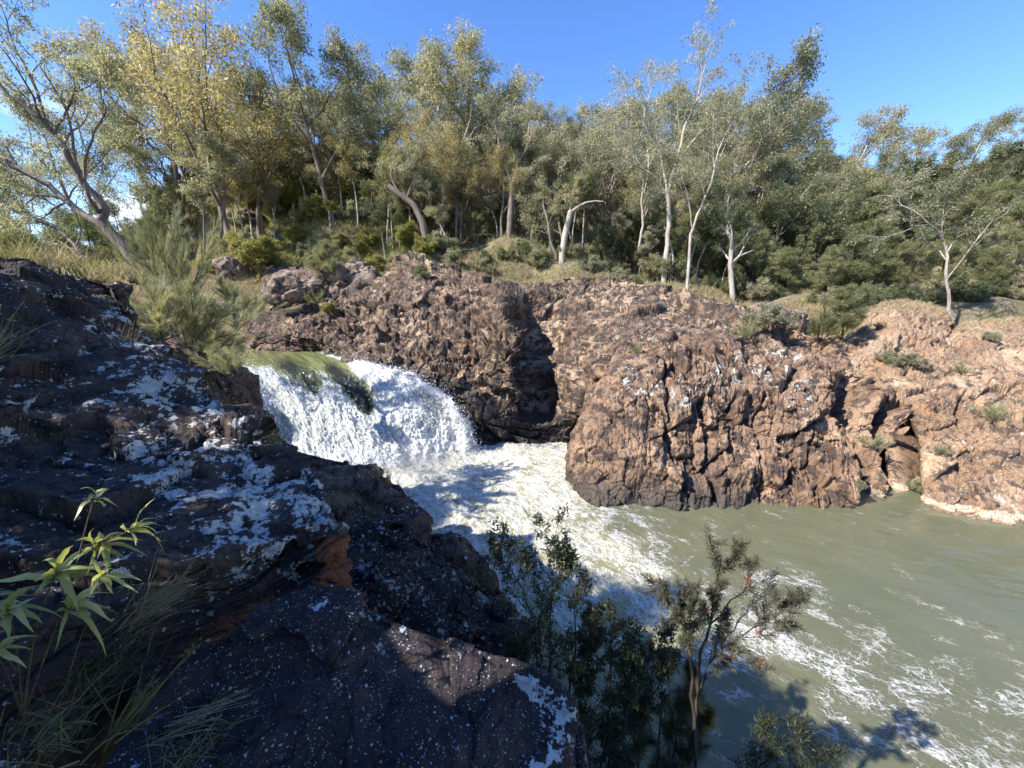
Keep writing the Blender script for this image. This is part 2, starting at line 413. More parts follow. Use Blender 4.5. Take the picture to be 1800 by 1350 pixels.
M['red'] = leaf_mat('red_flower', [(0.42, 0.09, 0.07), (0.60, 0.22, 0.17)], trans=0.3)

def bark_mat(name, a, b, dark, sc=1.0):
    s = NT(name)
    P = s.t.nodes.new('ShaderNodeTexCoord').outputs['Object']
    n1 = s.noise(s.pos((1, 1, 0.25), src=P), 2.2 * sc, 6, 0.6); n2 = s.noise(s.pos((1, 1, 0.12), src=P), 14 * sc, 4, 0.6)
    col = s.mix(s.rng(n1, 0.35, 0.62), a, b)
    col = s.mix(s.rng(n2, 0.52, 0.66), col, dark)
    return s.done(s.bsdf(col, 0.85, s.bump(n2, 0.03), 0.2))
M['white_bark'] = bark_mat('white_bark', (0.46, 0.42, 0.36), (0.30, 0.26, 0.22), (0.20, 0.165, 0.135))
M['grey_bark'] = bark_mat('grey_bark', (0.22, 0.185, 0.155), (0.14, 0.11, 0.09), (0.09, 0.07, 0.055))
M['dark_bark'] = bark_mat('dark_bark', (0.075, 0.06, 0.05), (0.045, 0.035, 0.03), (0.025, 0.02, 0.018))
M['twig'] = bark_mat('twig_bark', (0.13, 0.10, 0.075), (0.08, 0.06, 0.045), (0.05, 0.04, 0.03), 4.0)
# ---------------------------------------------------------------- rock masses
def RT(rx, ry, rz, sx, sy, sz):
    """world -> block space: rotate (degrees) then divide by the block size"""
    m = Matrix.Rotation(R(rx), 3, 'X') @ Matrix.Rotation(R(ry), 3, 'Y') @ Matrix.Rotation(R(rz), 3, 'Z')
    m = np.array(m)
    return lambda P: (P @ m.T) / np.array([sx, sy, sz])
def to_px(P):
    d = P - CAM; c, s = math.cos(PITCH), math.sin(PITCH)
    f = d[:, 1] * c - d[:, 2] * s; u = d[:, 0]; v = d[:, 1] * s + d[:, 2] * c
    f = np.maximum(f, 0.05)
    return 900 + F * u / f, 675 - F * v / f
def seg_dist(x, y, pl):
    """distance to a polyline and position 0..1 along it (2-D)"""
    pl = np.array(pl, float); best = np.full(len(x), 1e9); tt = np.zeros(len(x)); k = len(pl) - 1
    for i in range(k):
        a, b = pl[i], pl[i + 1]; ab = b - a
        t = np.clip(((x - a[0]) * ab[0] + (y - a[1]) * ab[1]) / (ab @ ab), 0, 1)
        d = np.hypot(x - a[0] - t * ab[0], y - a[1] - t * ab[1])
        m = d < best; best = np.where(m, d, best); tt = np.where(m, (i + t) / k, tt)
    return best, tt
def rock(name, rows, nu, nv, mat, layers, fine=(0.06, 1.4), low=(0.3, 0.25), seed=0, carve=None, warp=0.25, attrs=None, label=None, cat='rock', kind=None, parent=None, nb=6, edge_keep=0):
    G = lattice(rows, nu, nv)
    G0 = blur(G, 2) if False else G
    N = -grid_normals(blur(G0, nb)); N /= np.linalg.norm(N, axis=2, keepdims=True)
    P = G.reshape(-1, 3); N = N.reshape(-1, 3)
    wv = np.stack([fbm(P * low[1] * 2.2, 3, seed + 90), fbm(P * low[1] * 2.2 + 31, 3, seed + 91), fbm(P * low[1] * 2.2 + 77, 3, seed + 92)], 1)
    Q = P + wv * warp
    off = fbm(P * low[1], 4, seed + 1) * low[0]
    cell = np.full(len(P), 0.5); cr = np.zeros(len(P))
    for k, L in enumerate(layers):
        fn = facets
        if L[0] == 'b': fn = bricks; L = L[1:]
        T, step, tilt, crack, w, wt = L
        f, c, ck = fn(T(Q), seed + 20 + k * 7, tilt, step, crack, w)
        ww = wt(P) if wt else 1.0
        off = off + f * ww
        if k == 0: cell = c
        elif k == 1: cell = 0.6 * cell + 0.4 * c
    off = off + fbm(P * fine[1], 5, seed + 2, 0.6) * fine[0]
    if carve is not None: off = off + carve(P)
    P2 = P + N * off[:, None]
    A = {'cell': cell}
    z = np.zeros(len(P))
    for k_ in ('dry', 'band', 'nolichen', 'rust'): A[k_] = z
    if attrs: A.update(attrs(P2))
    o = link(name, np_mesh(name, P2, grid_faces(nv, nu, True), mat, smooth=False, attrs=A), parent)
    me = o.data
    tag(o, label, cat if kind is None else None, None, kind)
    return o, P2.reshape(nv, nu, 3)
def off_row(row, dx, dy, dz): return [np.array(p) + (dx, dy, dz) for p in row]

# the broad jointed ridge beside and behind the falls
r1 = [D(*a) for a in [(430, 560, 36), (500, 552, 36.5), (560, 550, 37), (600, 530, 37.5), (650, 492, 38.5), (705, 460, 39), (780, 476, 39), (850, 488, 38), (930, 498, 38), (1000, 484, 38), (1090, 498, 36.5), (1200, 520, 34), (1300, 548, 32), (1420, 590, 28.5)]]
r2 = [D(*a) for a in [(432, 576, 35), (505, 566, 35.4), (560, 566, 35.4), (612, 552, 35.6), (665, 530, 35.8), (715, 510, 36), (780, 515, 35.6), (845, 520, 34.2), (892, 532, 31.8), (968, 545, 34.6), (1065, 550, 32), (1170, 565, 30), (1285, 585, 27.6), (1405, 612, 26)]]
r3 = [D(*a) for a in [(438, 590, 34.4), (508, 584, 34.0), (562, 588, 33.6), (622, 590, 33.2), (680, 588, 32.0), (735, 585, 31.6), (795, 590, 30.8), (850, 600, 29.4), (896, 610, 27.9), (968, 605, 31.8), (1040, 600, 28.5), (1100, 620, 26), (1270, 630, 24.6), (1400, 650, 23.5)]]
r4 = [r3[0] * (1, 1, 0) + (0, -.5, 5.15), r3[1] * (1, 1, 0) + (0, -.5, 5.15), r3[2] * (1, 1, 0) + (.1, -.6, 5.1), D(620, 632, 29.5), D(665, 644, 28.4), D(715, 655, 27.6), D(775, 665, 27.6), D(838, 680, 27.2), D(900, 690, 26.4), D(952, 690, 28.9), D(1005, 660, 27.0), D(1050, 680, 24.5), D(1260, 690, 22.5), D(1400, 700, 22)]
r5 = [p + np.array((0, -.6, -1.6)) for p in r4[:4]] + [D(690, 690, 27.2), D(745, 700, 26.8), D(800, 712, 26.2), D(850, 730, 25.4), D(905, 735, 25.4), D(950, 738, 26.0), D(1000, 715, 25.2), D(1035, 735, 23.6), D(1260, 760, 21.5), D(1400, 760, 21)]
r6 = [p + np.array((0.2, -1.0, -3.8)) for p in r4[:4]] + [Z(700, 830, -.5), Z(760, 820, -.3), Z(815, 806, 0), Z(855, 789, 0), Z(905, 784, 0), Z(942, 781, 0), Z(990, 778, 0), Z(1030, 776, 0), Z(1240, 800, 0), Z(1400, 800, 0)]
for i_ in (4, 5, 6): r5[i_] = r5[i_] + np.array((0, .9, 0)); r6[i_] = r6[i_] + np.array((0, 1.5, -.3))
rows = [off_row(r1, 0, 5, -3.0), off_row(r1, 0, 1.2, -0.15), r1, r2, r3, r4, r5, r6, off_row(r6, 0, -.3, -2.5)]
def ridge_attr(P):
    px, py = to_px(P)
    # the lower band beside the falls is kept wet, the upper one dry
    d, t = seg_dist(px, py, [(430, 600), (560, 620), (700, 662), (800, 705), (880, 760), (1000, 770), (1080, 760)])
    wet = ss(75, 20, d) * ss(480, 560, px)
    return {'dry': np.clip(1.0 - wet * 1.35, -0.45, 1.0)}
ledge = RT(0, -8, 12, 1.5, 1.0, 0.45)
def w_mid(P):
    px, py = to_px(P); return 0.35 + 1.0 * ss(480, 560, px) * ss(1010, 900, px) * ss(495, 560, py)
def w_right(P):
    px, py = to_px(P); return 0.5 + 0.5 * ss(900, 1000, px)
def w_slat(P):
    px, py = to_px(P); return ss(700, 770, px) * ss(960, 900, px) * ss(500, 540, py) * ss(690, 640, py)
def carve_ridge(P):
    px, py = to_px(P)
    d1, t = seg_dist(px, py, [(925, 545), (955, 590), (930, 640), (940, 690)])
    o = -2.8 * np.exp(-(d1 / 27) ** 2)
    d2, t = seg_dist(px, py, [(1010, 640), (1022, 700), (1015, 760)])
    o += -0.9 * np.exp(-(d2 / 9) ** 2)
    d4, t = seg_dist(px, py, [(885, 535), (900, 600), (905, 690)]); o += 0.9 * np.exp(-(d4 / 20) ** 2)
    d3, t = seg_dist(px, py, [(560, 560), (630, 560), (660, 535)])
    o += -0.5 * np.exp(-(d3 / 7) ** 2)
    return o
o, G_ridge = rock('rock_ridge', rows, 1150, 560, M['ridge'],
    [(RT(0, -10, 12, 3.4, 2.2, 1.5), 0.80, 0.45, 0.16, 0.02, None),
     ('b', RT(0, -11, 8, 2.1, 1.6, 0.52), 0.50, 0.22, 0.10, 0.02, w_mid), ('b', RT(0, -11, 8, 0.75, 0.8, 0.52), 0.16, 0.14, 0.09, 0.03, w_mid),
     ('b', RT(0, 40, 10, 2.6, 1.4, 0.50), 0.46, 0.2, 0.12, 0.03, w_slat),
     (RT(10, 20, 30, 1.1, 0.9, 0.5), 0.15, 0.16, 0.06, 0.03, w_right), (RT(10, 20, 50, 0.5, 0.45, 0.28), 0.08, 0.07, 0.04, 0.04, w_right),
     (RT(0, -8, 12, 0.34, 0.34, 0.2), 0.05, 0.05, 0.05, 0.08, None)],
    fine=(0.06, 1.6), low=(0.5, 0.3), seed=3, carve=carve_ridge, warp=0.06, attrs=ridge_attr,
    label='long brown ridge of blocky ledges beside the waterfall, blackened where the water runs', cat='rock ridge')

# the buttress of upright slabs standing in the pool
c1 = [D(*a) for a in [(1062, 662, 23), (1100, 626, 23.8), (1160, 608, 25), (1230, 598, 26), (1300, 588, 26.6), (1375, 586, 27), (1420, 606, 26), (1485, 636, 24.4), (1550, 678, 22.4), (1600, 720, 21)]]
c2 = [D(*a) for a in [(1050, 700, 21.4), (1085, 664, 21.6), (1160, 645, 22.2), (1230, 640, 22.6), (1310, 632, 23), (1385, 632, 23.2), (1435, 650, 22.6), (1495, 678, 21.4), (1550, 715, 20.3), (1600, 745, 19.6)]]
c3 = [D(*a) for a in [(1036, 735, 20.2), (1075, 722, 19.9), (1150, 710, 20), (1230, 705, 20.3), (1310, 700, 20.5), (1385, 700, 20.5), (1442, 708, 20.2), (1495, 730, 19.8), (1548, 762, 19.2), (1600, 790, 18.9)]]
c4 = [D(*a) for a in [(1020, 790, 18.8), (1060, 795, 18.3), (1145, 790, 18.4), (1230, 788, 18.7), (1310, 788, 18.9), (1385, 790, 18.9), (1442, 795, 18.7), (1495, 810, 18.4), (1548, 822, 18.1), (1600, 838, 18.0)]]
c5 = [Z(*a) for a in [(1004, 850, 0), (1040, 884, 0), (1150, 893, 0), (1230, 890, 0), (1300, 888, 0), (1370, 889, 0), (1435, 896, 0), (1492, 900, 0), (1548, 902, 0), (1600, 886, 0)]]
rows = [off_row(c1, 0, 6, -2.5), off_row(c1, 0, 1.6, -0.1), c1, c2, c3, c4, c5, off_row(c5, 0, 0, -2.0)]
rows = [[r[0] + np.array((0.9, 5.0, -1.0)), r[0] + np.array((0.1, 1.6, -0.1))] + r for r in rows]
def butt_attr(P):
    px, py = to_px(P)
    d, t = seg_dist(px, py, [(1110, 668), (1200, 690), (1300, 650), (1395, 640), (1400, 700)])
    d2, t = seg_dist(px, py, [(1470, 760), (1400, 760)])
    return {'dry': 0.35 * ss(1300, 1420, px), 'band': 0.6 * ss(1480, 1560, px), 'nolichen': 1 - np.maximum(ss(62, 20, d), .6 * ss(60, 20, d2))}
slab = RT(0, -11, 0, 0.62, 0.9, 2.1)
def w_slab(P):
    px, py = to_px(P); return (0.35 + 0.8 * ss(1120, 1200, px)) * (0.45 + 0.55 * ss(0.0, 1.3, P[:, 2]))
def carve_butt(P):
    px, py = to_px(P); o = np.zeros(len(P))
    for pl, w, dp in [([(1496, 672), (1515, 740), (1528, 800), (1540, 860), (1545, 905)], 19, 3.0), ([(1572, 715), (1590, 770), (1597, 830), (1596, 890)], 15, 2.8), ([(1520, 690), (1550, 730), (1575, 790)], 9, 0.9),
                      ([(1390, 595), (1400, 650), (1380, 680)], 7, 0.9), ([(1165, 640), (1175, 690), (1185, 760), (1200, 860)], 4, 0.6), ([(1290, 700), (1285, 790)], 4, 0.6), ([(1235, 700), (1250, 800), (1260, 880)], 4, 0.5),
                      ([(1440, 700), (1425, 780), (1440, 890)], 3.5, 0.5), ([(1345, 690), (1330, 770), (1340, 880)], 3, 0.45), ([(1400, 860), (1425, 895)], 4, 0.5), ([(1460, 850), (1475, 900)], 5, 0.6)]:
        d, t = seg_dist(px + 5 * vnoise(P * 1.3, 5), py, pl)
        o -= dp * np.exp(-(d / w) ** 2)
    d, t = seg_dist(px, py, [(1150, 700), (1175, 760)])
    return o
rock('rock_buttress', rows, 900, 560, M['butt'],
    [(RT(0, -12, 8, 1.6, 1.5, 3.2), 0.65, 0.35, 0.22, 0.02, w_slab),
     ('b', RT(0, 79, 0, 3.0, 1.3, 0.62), 0.46, 0.26, 0.13, 0.02, w_slab),
     ('b', RT(0, 77, 5, 1.0, 0.6, 0.24), 0.10, 0.07, 0.06, 0.05, w_slab),
     (RT(15, 10, 20, 0.7, 0.7, 0.6), 0.12, 0.14, 0.07, 0.04, None),
     (RT(0, 5, 0, 0.2, 0.2, 0.3), 0.03, 0.04, 0.03, 0.08, None)],
    fine=(0.05, 2.0), low=(0.35, 0.35), seed=8, carve=carve_butt, warp=0.05, attrs=butt_attr,
    label='tall rounded brown bluff of upright slabs with white lichen, black at the waterline', cat='rock bluff')

# the low slope running out along the pool
s1 = [D(*a) for a in [(1400, 584, 28.5), (1480, 598, 28.5), (1560, 606, 28), (1640, 612, 27.5), (1720, 618, 27), (1820, 630, 25.5), (1960, 650, 24), (2200, 690, 22)]]
s2 = [D(*a) for a in [(1430, 625, 25.4), (1500, 640, 25), (1575, 645, 24.6), (1650, 652, 24.2), (1730, 665, 23.4), (1830, 682, 22), (1990, 720, 20), (2250, 800, 17.5)]]
s3 = [D(*a) for a in [(1465, 680, 22.6), (1530, 690, 22), (1600, 702, 21.4), (1670, 715, 21), (1740, 735, 20.2), (1840, 760, 19), (2020, 810, 17), (2300, 900, 14.5)]]
s4 = [D(*a) for a in [(1520, 790, 19.8), (1570, 795, 19.4), (1625, 800, 18.9), (1685, 812, 18.4), (1750, 828, 17.8), (1855, 850, 16.8), (2050, 900, 15), (2350, 1000, 12.5)]]
s5 = [Z(*a) for a in [(1550, 880, 0), (1590, 884, 0), (1640, 894, 0), (1695, 903, 0), (1755, 912, 0), (1865, 928, 0), (2070, 965, 0), (2400, 1080, 0)]]
for r_ in (s2, s3, s4, s5): r_[0] = r_[0] + np.array((0, 3.4, 0)); r_[1] = r_[1] + np.array((.5, 2.4, 0))
rows = [off_row(s1, 0, 6, -1.5), off_row(s1, 0, 1.6, -0.1), s1, s2, s3, s4, s5, off_row(s5, 0, 0, -2)]
def carve_slope(P):
    px, py = to_px(P); o = np.zeros(len(P))
    for pl, w, dp in [([(1496, 672), (1515, 740), (1530, 820), (1545, 905)], 17, 3.0), ([(1572, 715), (1590, 770), (1598, 830), (1596, 895)], 13, 2.6), ([(1590, 700), (1640, 760), (1700, 830)], 4, 0.3), ([(1695, 700), (1690, 740)], 5, 0.5), ([(1450, 640), (1600, 690)], 3.5, 0.25), ([(1640, 650), (1800, 700)], 4, 0.35), ([(1700, 790), (1790, 880)], 3, 0.3)]:
        d, t = seg_dist(px + 6 * vnoise(P * 1.1, 5), py + 4 * vnoise(P * 1.7, 6), pl); o -= dp * np.exp(-(d / w) ** 2)
    return o
rock('rock_slope', rows, 800, 440, M['slope'],
    [(RT(20, 14, 0, 3.0, 1.6, 1.1), 0.55, 0.40, 0.16, 0.02, None), ('b', RT(10, 20, 10, 1.7, 1.0, 0.5), 0.22, 0.16, 0.09, 0.025, None), (RT(10, 24, 10, 0.5, 0.5, 0.3), 0.06, 0.08, 0.06, 0.06, None), (RT(10, 24, 10, 0.2, 0.2, 0.15), 0.025, 0.03, 0.02, 0.1, None)],
    fine=(0.06, 1.6), low=(0.25, 0.3), seed=12, carve=carve_slope, attrs=lambda P: {'band': np.ones(len(P)), 'dry': np.full(len(P), 0.1)},
    label='gently sloping orange-brown rock shore with a pale tide line along the pool', cat='rock slope')

# two orange knolls above the slope
l1 = [D(*a) for a in [(1490, 620, 28.6), (1530, 575, 29.3), (1562, 540, 29.8), (1600, 532, 30), (1645, 540, 30), (1676, 566, 29.8), (1690, 600, 29)]]
l2 = [D(*a) for a in [(1478, 635, 27.4), (1522, 600, 27.8), (1560, 570, 28), (1600, 562, 28.2), (1645, 568, 28.2), (1675, 592, 28), (1692, 620, 27.4)]]
l3 = [D(*a) for a in [(1470, 648, 26), (1520, 640, 26), (1558, 632, 26), (1600, 630, 26.2), (1642, 632, 26.2), (1675, 638, 26), (1695, 645, 25.8)]]
rows = [off_row(l1, 0, 4, -4), off_row(l1, 0, 1.0, -0.1), l1, l2, l3, off_row(l3, 0, -1.2, -1.8)]
rows = [[r[0] + np.array((-.3, 1, -1.5))] + r + [r[-1] + np.array((.4, 1, -1.5))] for r in rows]
rock('rock_knoll', rows, 340, 260, M['lump'], [(RT(0, -6, 0, 1.1, 0.9, 1.4), 0.35, 0.25, 0.15, 0.03, None), ('b', RT(0, 70, 20, 0.8, 0.5, 0.3), 0.10, 0.06, 0.06, 0.08, None), (RT(0, 10, 20, 0.25, 0.25, 0.3), 0.05, 0.05, 0.03, 0.08, None)],
    fine=(0.05, 2), low=(0.15, 0.5), seed=16, label='orange and straw coloured rock knoll topped with dry grass, below the tall crooked pale tree', cat='rock knoll')
l1 = [D(*a) for a in [(1672, 640, 27), (1690, 600, 27.5), (1710, 576, 28), (1760, 570, 28), (1820, 574, 28), (1900, 590, 27.5), (2000, 620, 26.5)]]
l2 = [D(*a) for a in [(1668, 655, 26), (1690, 625, 26.2), (1712, 605, 26.4), (1765, 600, 26.4), (1825, 605, 26.2), (1905, 620, 25.8), (2010, 650, 25)]]
l3 = [D(*a) for a in [(1660, 675, 24.6), (1690, 672, 24.4), (1720, 672, 24.2), (1775, 676, 23.8), (1840, 684, 23.4), (1920, 700, 22.8), (2020, 720, 22)]]
rows = [off_row(l1, 0, 4, -4), off_row(l1, 0, 1.0, -0.1), l1, l2, l3, off_row(l3, 0, -1.2, -1.8)]
rows = [[r[0] + np.array((-.3, 1, -1.5))] + r + [r[-1] + np.array((.4, 1, -1.5))] for r in rows]
rock('rock_knoll', rows, 380, 260, M['lump'], [(RT(0, 12, 0, 1.9, 1.0, 1.2), 0.3, 0.22, 0.12, 0.02, None), (RT(0, 10, 20, 0.5, 0.4, 0.4), 0.08, 0.08, 0.04, 0.05, None), (RT(0, 10, 20, 0.2, 0.2, 0.2), 0.03, 0.04, 0.02, 0.05, None)],
    fine=(0.05, 2), low=(0.15, 0.45), seed=18, label='broad flat-topped brown and orange rock knoll cut off by the edge of the view', cat='rock knoll')

# dark boulders in the gully behind the ledges
def boulder(name, px, py, d, w, h, dep, mat, seed, label, group=None, layers=None, sink=0.3, nu=200, nv=120, sq=0.75, cat='boulder', fine=(0.04, 2.5)):
    c = D(px, py, d)
    u = np.linspace(0, 2 * math.pi, nu); v = np.linspace(0.001, math.pi - 0.001, nv)
    U, V = np.meshgrid(u, v)
    f = lambda a: np.sign(a) * np.abs(a) ** sq
    X = f(np.cos(U)) * f(np.sin(V)) * w / 2; Y = f(np.sin(U)) * f(np.sin(V)) * dep / 2; Zz = f(np.cos(V)) * h / 2
    P = np.stack([X, Y, Zz], 2).reshape(-1, 3); N = P / np.linalg.norm(P, axis=1, keepdims=True)
    Pw = P + c
    k = min(w, h)
    off = fbm(Pw * 0.9 / k, 4, seed) * 0.22 * k
    fc, cell, ck = facets(Pw / (0.45 * k) + fbm(Pw / k, 3, seed + 3)[:, None] * 0.3, seed + 1, 0.16 * k, 0.13 * k, 0.05 * k, 0.05)
    f2, c2_, _ = facets(Pw / (0.15 * k), seed + 2, 0.05 * k, 0.05 * k, 0.03 * k, 0.08)
    off += 0.7 * fc + 0.5 * f2 + fbm(Pw * fine[1], 4, seed + 5, 0.6) * fine[0]
    P = P + N * off[:, None]
    G = P.reshape(nv, nu, 3); G[:, -1] = G[:, 0]
    z0 = np.zeros(len(P))
    o = link(name, np_mesh(name, G.reshape(-1, 3), grid_faces(nv, nu, True), mat, attrs={'cell': cell, 'dry': z0 + 1, 'band': z0, 'nolichen': z0}))
    if d > 30: c = c.copy(); c[2] = min(c[2], float(terr(c[0], c[1], False)[0]) + 0.22 * h)
    o.location = c; tag(o, label, cat, group)
    return o
# ---------------------------------------------------------------- the hillside
rv = random.Random(4)
ctl = [(-24.6, 37, 5.0), (-15, 39, 8.5), (-13, 41, 11.3), (-7.4, 41, 11.0), (2, 40, 10.9), (9.5, 38, 10.3), (14.3, 36, 9.2), (18, 34, 8.3), (21, 31, 6.5), (24, 31, 6.8), (28, 32, 8.6), (32, 31, 8.0), (45, 30, 8.0), (70, 30, 9),
       tuple(D(420, 352, 62)), tuple(D(300, 350, 66)), tuple(D(600, 375, 54)), tuple(D(500, 265, 72)), tuple(D(600, 280, 68)), tuple(D(680, 305, 64)), tuple(D(760, 318, 64)), tuple(D(400, 290, 70)), tuple(D(750, 415, 47)), tuple(D(900, 415, 50)), tuple(D(1000, 448, 45)), tuple(D(1170, 488, 40)), tuple(D(1210, 505, 38)),
       tuple(D(1400, 520, 38)), tuple(D(1500, 540, 36)), tuple(D(1660, 520, 38)), tuple(D(1800, 500, 38)), tuple(D(480, 440, 46)), tuple(D(420, 440, 46)), tuple(D(540, 505, 42)), tuple(D(470, 505, 41)), tuple(D(400, 500, 42)), tuple(D(620, 478, 43)), tuple(D(330, 470, 44)),
       (-10, 80, 42), (10, 80, 39), (30, 80, 35), (55, 75, 32), (80, 70, 32), (100, 60, 26), (-40, 90, 34), (-30, 65, 29), (50, 50, 17), (70, 48, 20), (0, 60, 24), (20, 60, 18), (35, 60, 19),
       (-60, 62, 12), (-80, 80, 14), (-100, 50, 12), (-60, 40, 6), (-45, 48, 7), (0, 130, 38), (60, 130, 38), (-60, 130, 34), (130, 100, 38), (-120, 130, 20), (0, 200, 42), (100, 200, 40), (-120, 200, 30), (140, 40, 24)]
ctl = np.array(ctl)
def terr(x, y, detail=True):
    x = np.atleast_1d(np.asarray(x, float)); y = np.atleast_1d(np.asarray(y, float))
    num = np.zeros(x.shape); den = np.zeros(x.shape)
    for cx, cy, cz in ctl:
        w = 1.0 / ((x - cx) ** 2 + (y - cy) ** 2 + 6.0) ** 1.7
        num += w * cz; den += w
    z = num / den
    yb = np.interp(x, [-40, -25, -15, -7, 2, 9.5, 14, 18, 21, 28, 32, 60, 140], [38, 38, 40, 41, 40.5, 38.5, 36.5, 34.5, 31.5, 31, 30, 26, 20])
    z = z - ss(0, 7, yb - y) * 16.0
    # the channel of the upper river
    d, t = seg_dist(x, y, [(-15, 28), (-19, 33), (-34, 35), (-60, 38), (-140, 48)])
    z = z + (4.3 - z) * ss(6.5, 3.5, d)
    z = z - ss(32.5, 29, y) * 9.0
    if detail:
        P = np.stack([x, y, 0 * x], 1)
        z = z + fbm(P * 0.18, 4, 71) * 0.7 * ss(3, 10, d) + fbm(P * 0.9, 3, 72) * 0.12
    return z
gx = np.concatenate([np.linspace(-150, -32, 90), np.linspace(-31, 45, 260), np.linspace(46, 160, 90)])
gy = np.concatenate([np.linspace(24, 80, 230), np.linspace(81, 260, 80)])
X, Y = np.meshgrid(gx, gy)
Zt = terr(X.ravel(), Y.ravel()).reshape(X.shape)
o = link('hillside', np_mesh('hillside', np.stack([X, Y, Zt], 2).reshape(-1, 3), grid_faces(len(gy), len(gx)), M['hill']))
tag(o, kind='structure')

boulder('boulder', 535, 512, 40, 7.0, 4.2, 6, M['backrock'], 41, 'big dark boulder with a pale top in the gully behind the ledges')
boulder('boulder', 470, 530, 37, 5.0, 2.6, 3, M['backrock'], 42, 'low dark boulder between the feathery bush and the brown ledges')
boulder('boulder', 625, 505, 40.5, 6, 4.5, 5, M['backrock'], 43, 'dark boulder in the gully tucked against the brown ridge')
boulder('boulder', 408, 470, 42, 2.6, 2.6, 2.5, M['backrock'], 44, 'small black boulder in dry grass above the gully')
boulder('boulder', 508, 468, 43, 5.0, 2.4, 4, M['ridge'], 45, 'pale brown boulder at the top of the gully under the bright shrub')
boulder('boulder', 430, 385, 56, 5, 2.6, 4, M['ridge'], 48, 'brown outcrop on the bare patch of the hillside')
boulder('boulder', 1350, 565, 33, 5.0, 2.6, 4, M['backrock'], 49, 'dark jagged boulder behind the pale shrub on the ridge top')


# ---------------------------------------------------------------- the near bank under the boulders
S = [(-60, 32, 1), (-40, 30, 1), (-27, 28.3, 1), (-21, 27.2, 1), (-17.2, 24.0, .8), (-13.6, 19.0, .2), (-9.0, 14.0, 0), (-3.6, 10.2, 0), (-1.0, 8.0, 0), (1.3, 5.4, 0), (3.6, 1.6, 0), (8, -4, 0), (16, -14, 0), (40, -40, 0)]
nrm = []
for i in range(len(S)):
    a = np.array(S[max(0, i - 1)][:2]); b = np.array(S[min(len(S) - 1, i + 1)][:2]); t = (b - a) / np.linalg.norm(b - a); nrm.append(np.array((t[1], -t[0])))
rows = []
for inn, zl, zu in [(-2.5, -3.0, 2.0), (0, -0.8, 4.1), (1.3, 2.2, 6.5), (3.0, 4.0, 7.6), (5.5, 5.0, 9.0), (9, 6.2, 10.2), (14, 7.4, 10.8), (24, 10.0, 12.0), (50, 17, 18), (110, 26, 24)]:
    rows.append([np.array((sx + n[0] * inn, sy + n[1] * inn, zl + (zu - zl) * k)) for (sx, sy, k), n in zip(S, nrm)])
rows = rows[::-1]
def bank_z(x, y):
    i = np.argmin((GB[..., 0] - x) ** 2 + (GB[..., 1] - y) ** 2); return GB.reshape(-1, 3)[i][2]
G = lattice(rows, 420, 260)
P = G.reshape(-1, 3); P[:, 2] += fbm(P * 0.5, 5, 81) * 0.35
N_ = -grid_normals(blur(G, 4)).reshape(-1, 3)
f_, bc, _ = facets(RT(0, 20, 30, 1.2, 1.0, 0.6)(P + fbm(P * .7, 3, 82)[:, None] * .3), 83, .3, .5, .15, .04)
f2_, _, _ = facets(RT(0, 20, 30, .45, .4, .25)(P), 84, .1, .12, .06, .05)
P += N_ * (f_ + f2_)[:, None] * 0.8
GB = P.reshape(G.shape)
zz = np.zeros(len(P))
o = link('near_bank', np_mesh('near_bank', P, grid_faces(260, 420, True), M['brown'], attrs={'cell': bc, 'dry': zz, 'band': zz, 'nolichen': zz}))
tag(o, kind='structure')

# ---------------------------------------------------------------- the near rocks
def away(p, k, dx=0, dy=0, dz=0):
    r = (p - CAM); r = r / np.linalg.norm(r); return p + r * k + np.array((dx, dy, dz))
def wrap(rows, k=1.0, dz=-2.0, left=False):
    out = []
    for r in rows:
        r = list(r) + [away(r[-1], 0.25 * k, 0.0, 0.0, dz * 0.12), away(r[-1], k, 0.1, 0, dz)]
        if left: r = [away(r[0], k, -.1, 0, dz), away(r[0], 0.25 * k, 0, 0, dz * 0.12)] + r
        out.append(r)
    return out
f1 = [[(-700, 420, 6), (-300, 448, 6.6), (-100, 456, 7.4), (20, 464, 8), (110, 484, 8.5), (205, 506, 9)],
      [(-700, 500, 4.8), (-300, 510, 5.4), (-100, 512, 6.2), (35, 512, 7), (140, 524, 7.8), (222, 552, 8.3)],
      [(-700, 620, 4.0), (-300, 610, 4.6), (-100, 590, 5.3), (60, 585, 6.1), (190, 590, 6.9), (284, 608, 7.4)],
      [(-650, 780, 3.2), (-300, 740, 3.7), (-100, 705, 4.4), (70, 680, 5.2), (225, 665, 5.9), (352, 668, 6.5)],
      [(-600, 900, 2.6), (-300, 850, 3.0), (-80, 805, 3.7), (110, 765, 4.5), (280, 735, 5.2), (425, 735, 5.7)],
      [(-500, 1050, 2.1), (-250, 980, 2.5), (-40, 920, 3.0), (160, 865, 3.6), (350, 825, 4.3), (505, 815, 4.9)],
      [(-400, 1200, 1.75), (-150, 1120, 2.05), (50, 1050, 2.4), (250, 975, 2.9), (440, 915, 3.5), (562, 880, 4.1)],
      [(-340, 1290, 1.6), (-100, 1190, 1.85), (100, 1100, 2.2), (290, 1020, 2.65), (460, 955, 3.2), (592, 925, 3.6)],
      [(-300, 1360, 1.6), (-50, 1240, 1.85), (140, 1140, 2.2), (310, 1060, 2.7), (465, 1000, 3.2), (594, 945, 3.55)],
      [(-250, 1480, 1.6), (0, 1360, 1.85), (170, 1250, 2.15), (335, 1160, 2.6), (475, 1090, 3.05), (596, 1050, 3.4)],
      [(-250, 1800, 1.6), (0, 1700, 1.8), (170, 1600, 2.1), (335, 1500, 2.5), (475, 1400, 2.9), (598, 1300, 3.2)]]
rows = [[D(*a) for a in r] for r in f1]
rows = wrap(rows, 1.6, -2.6)
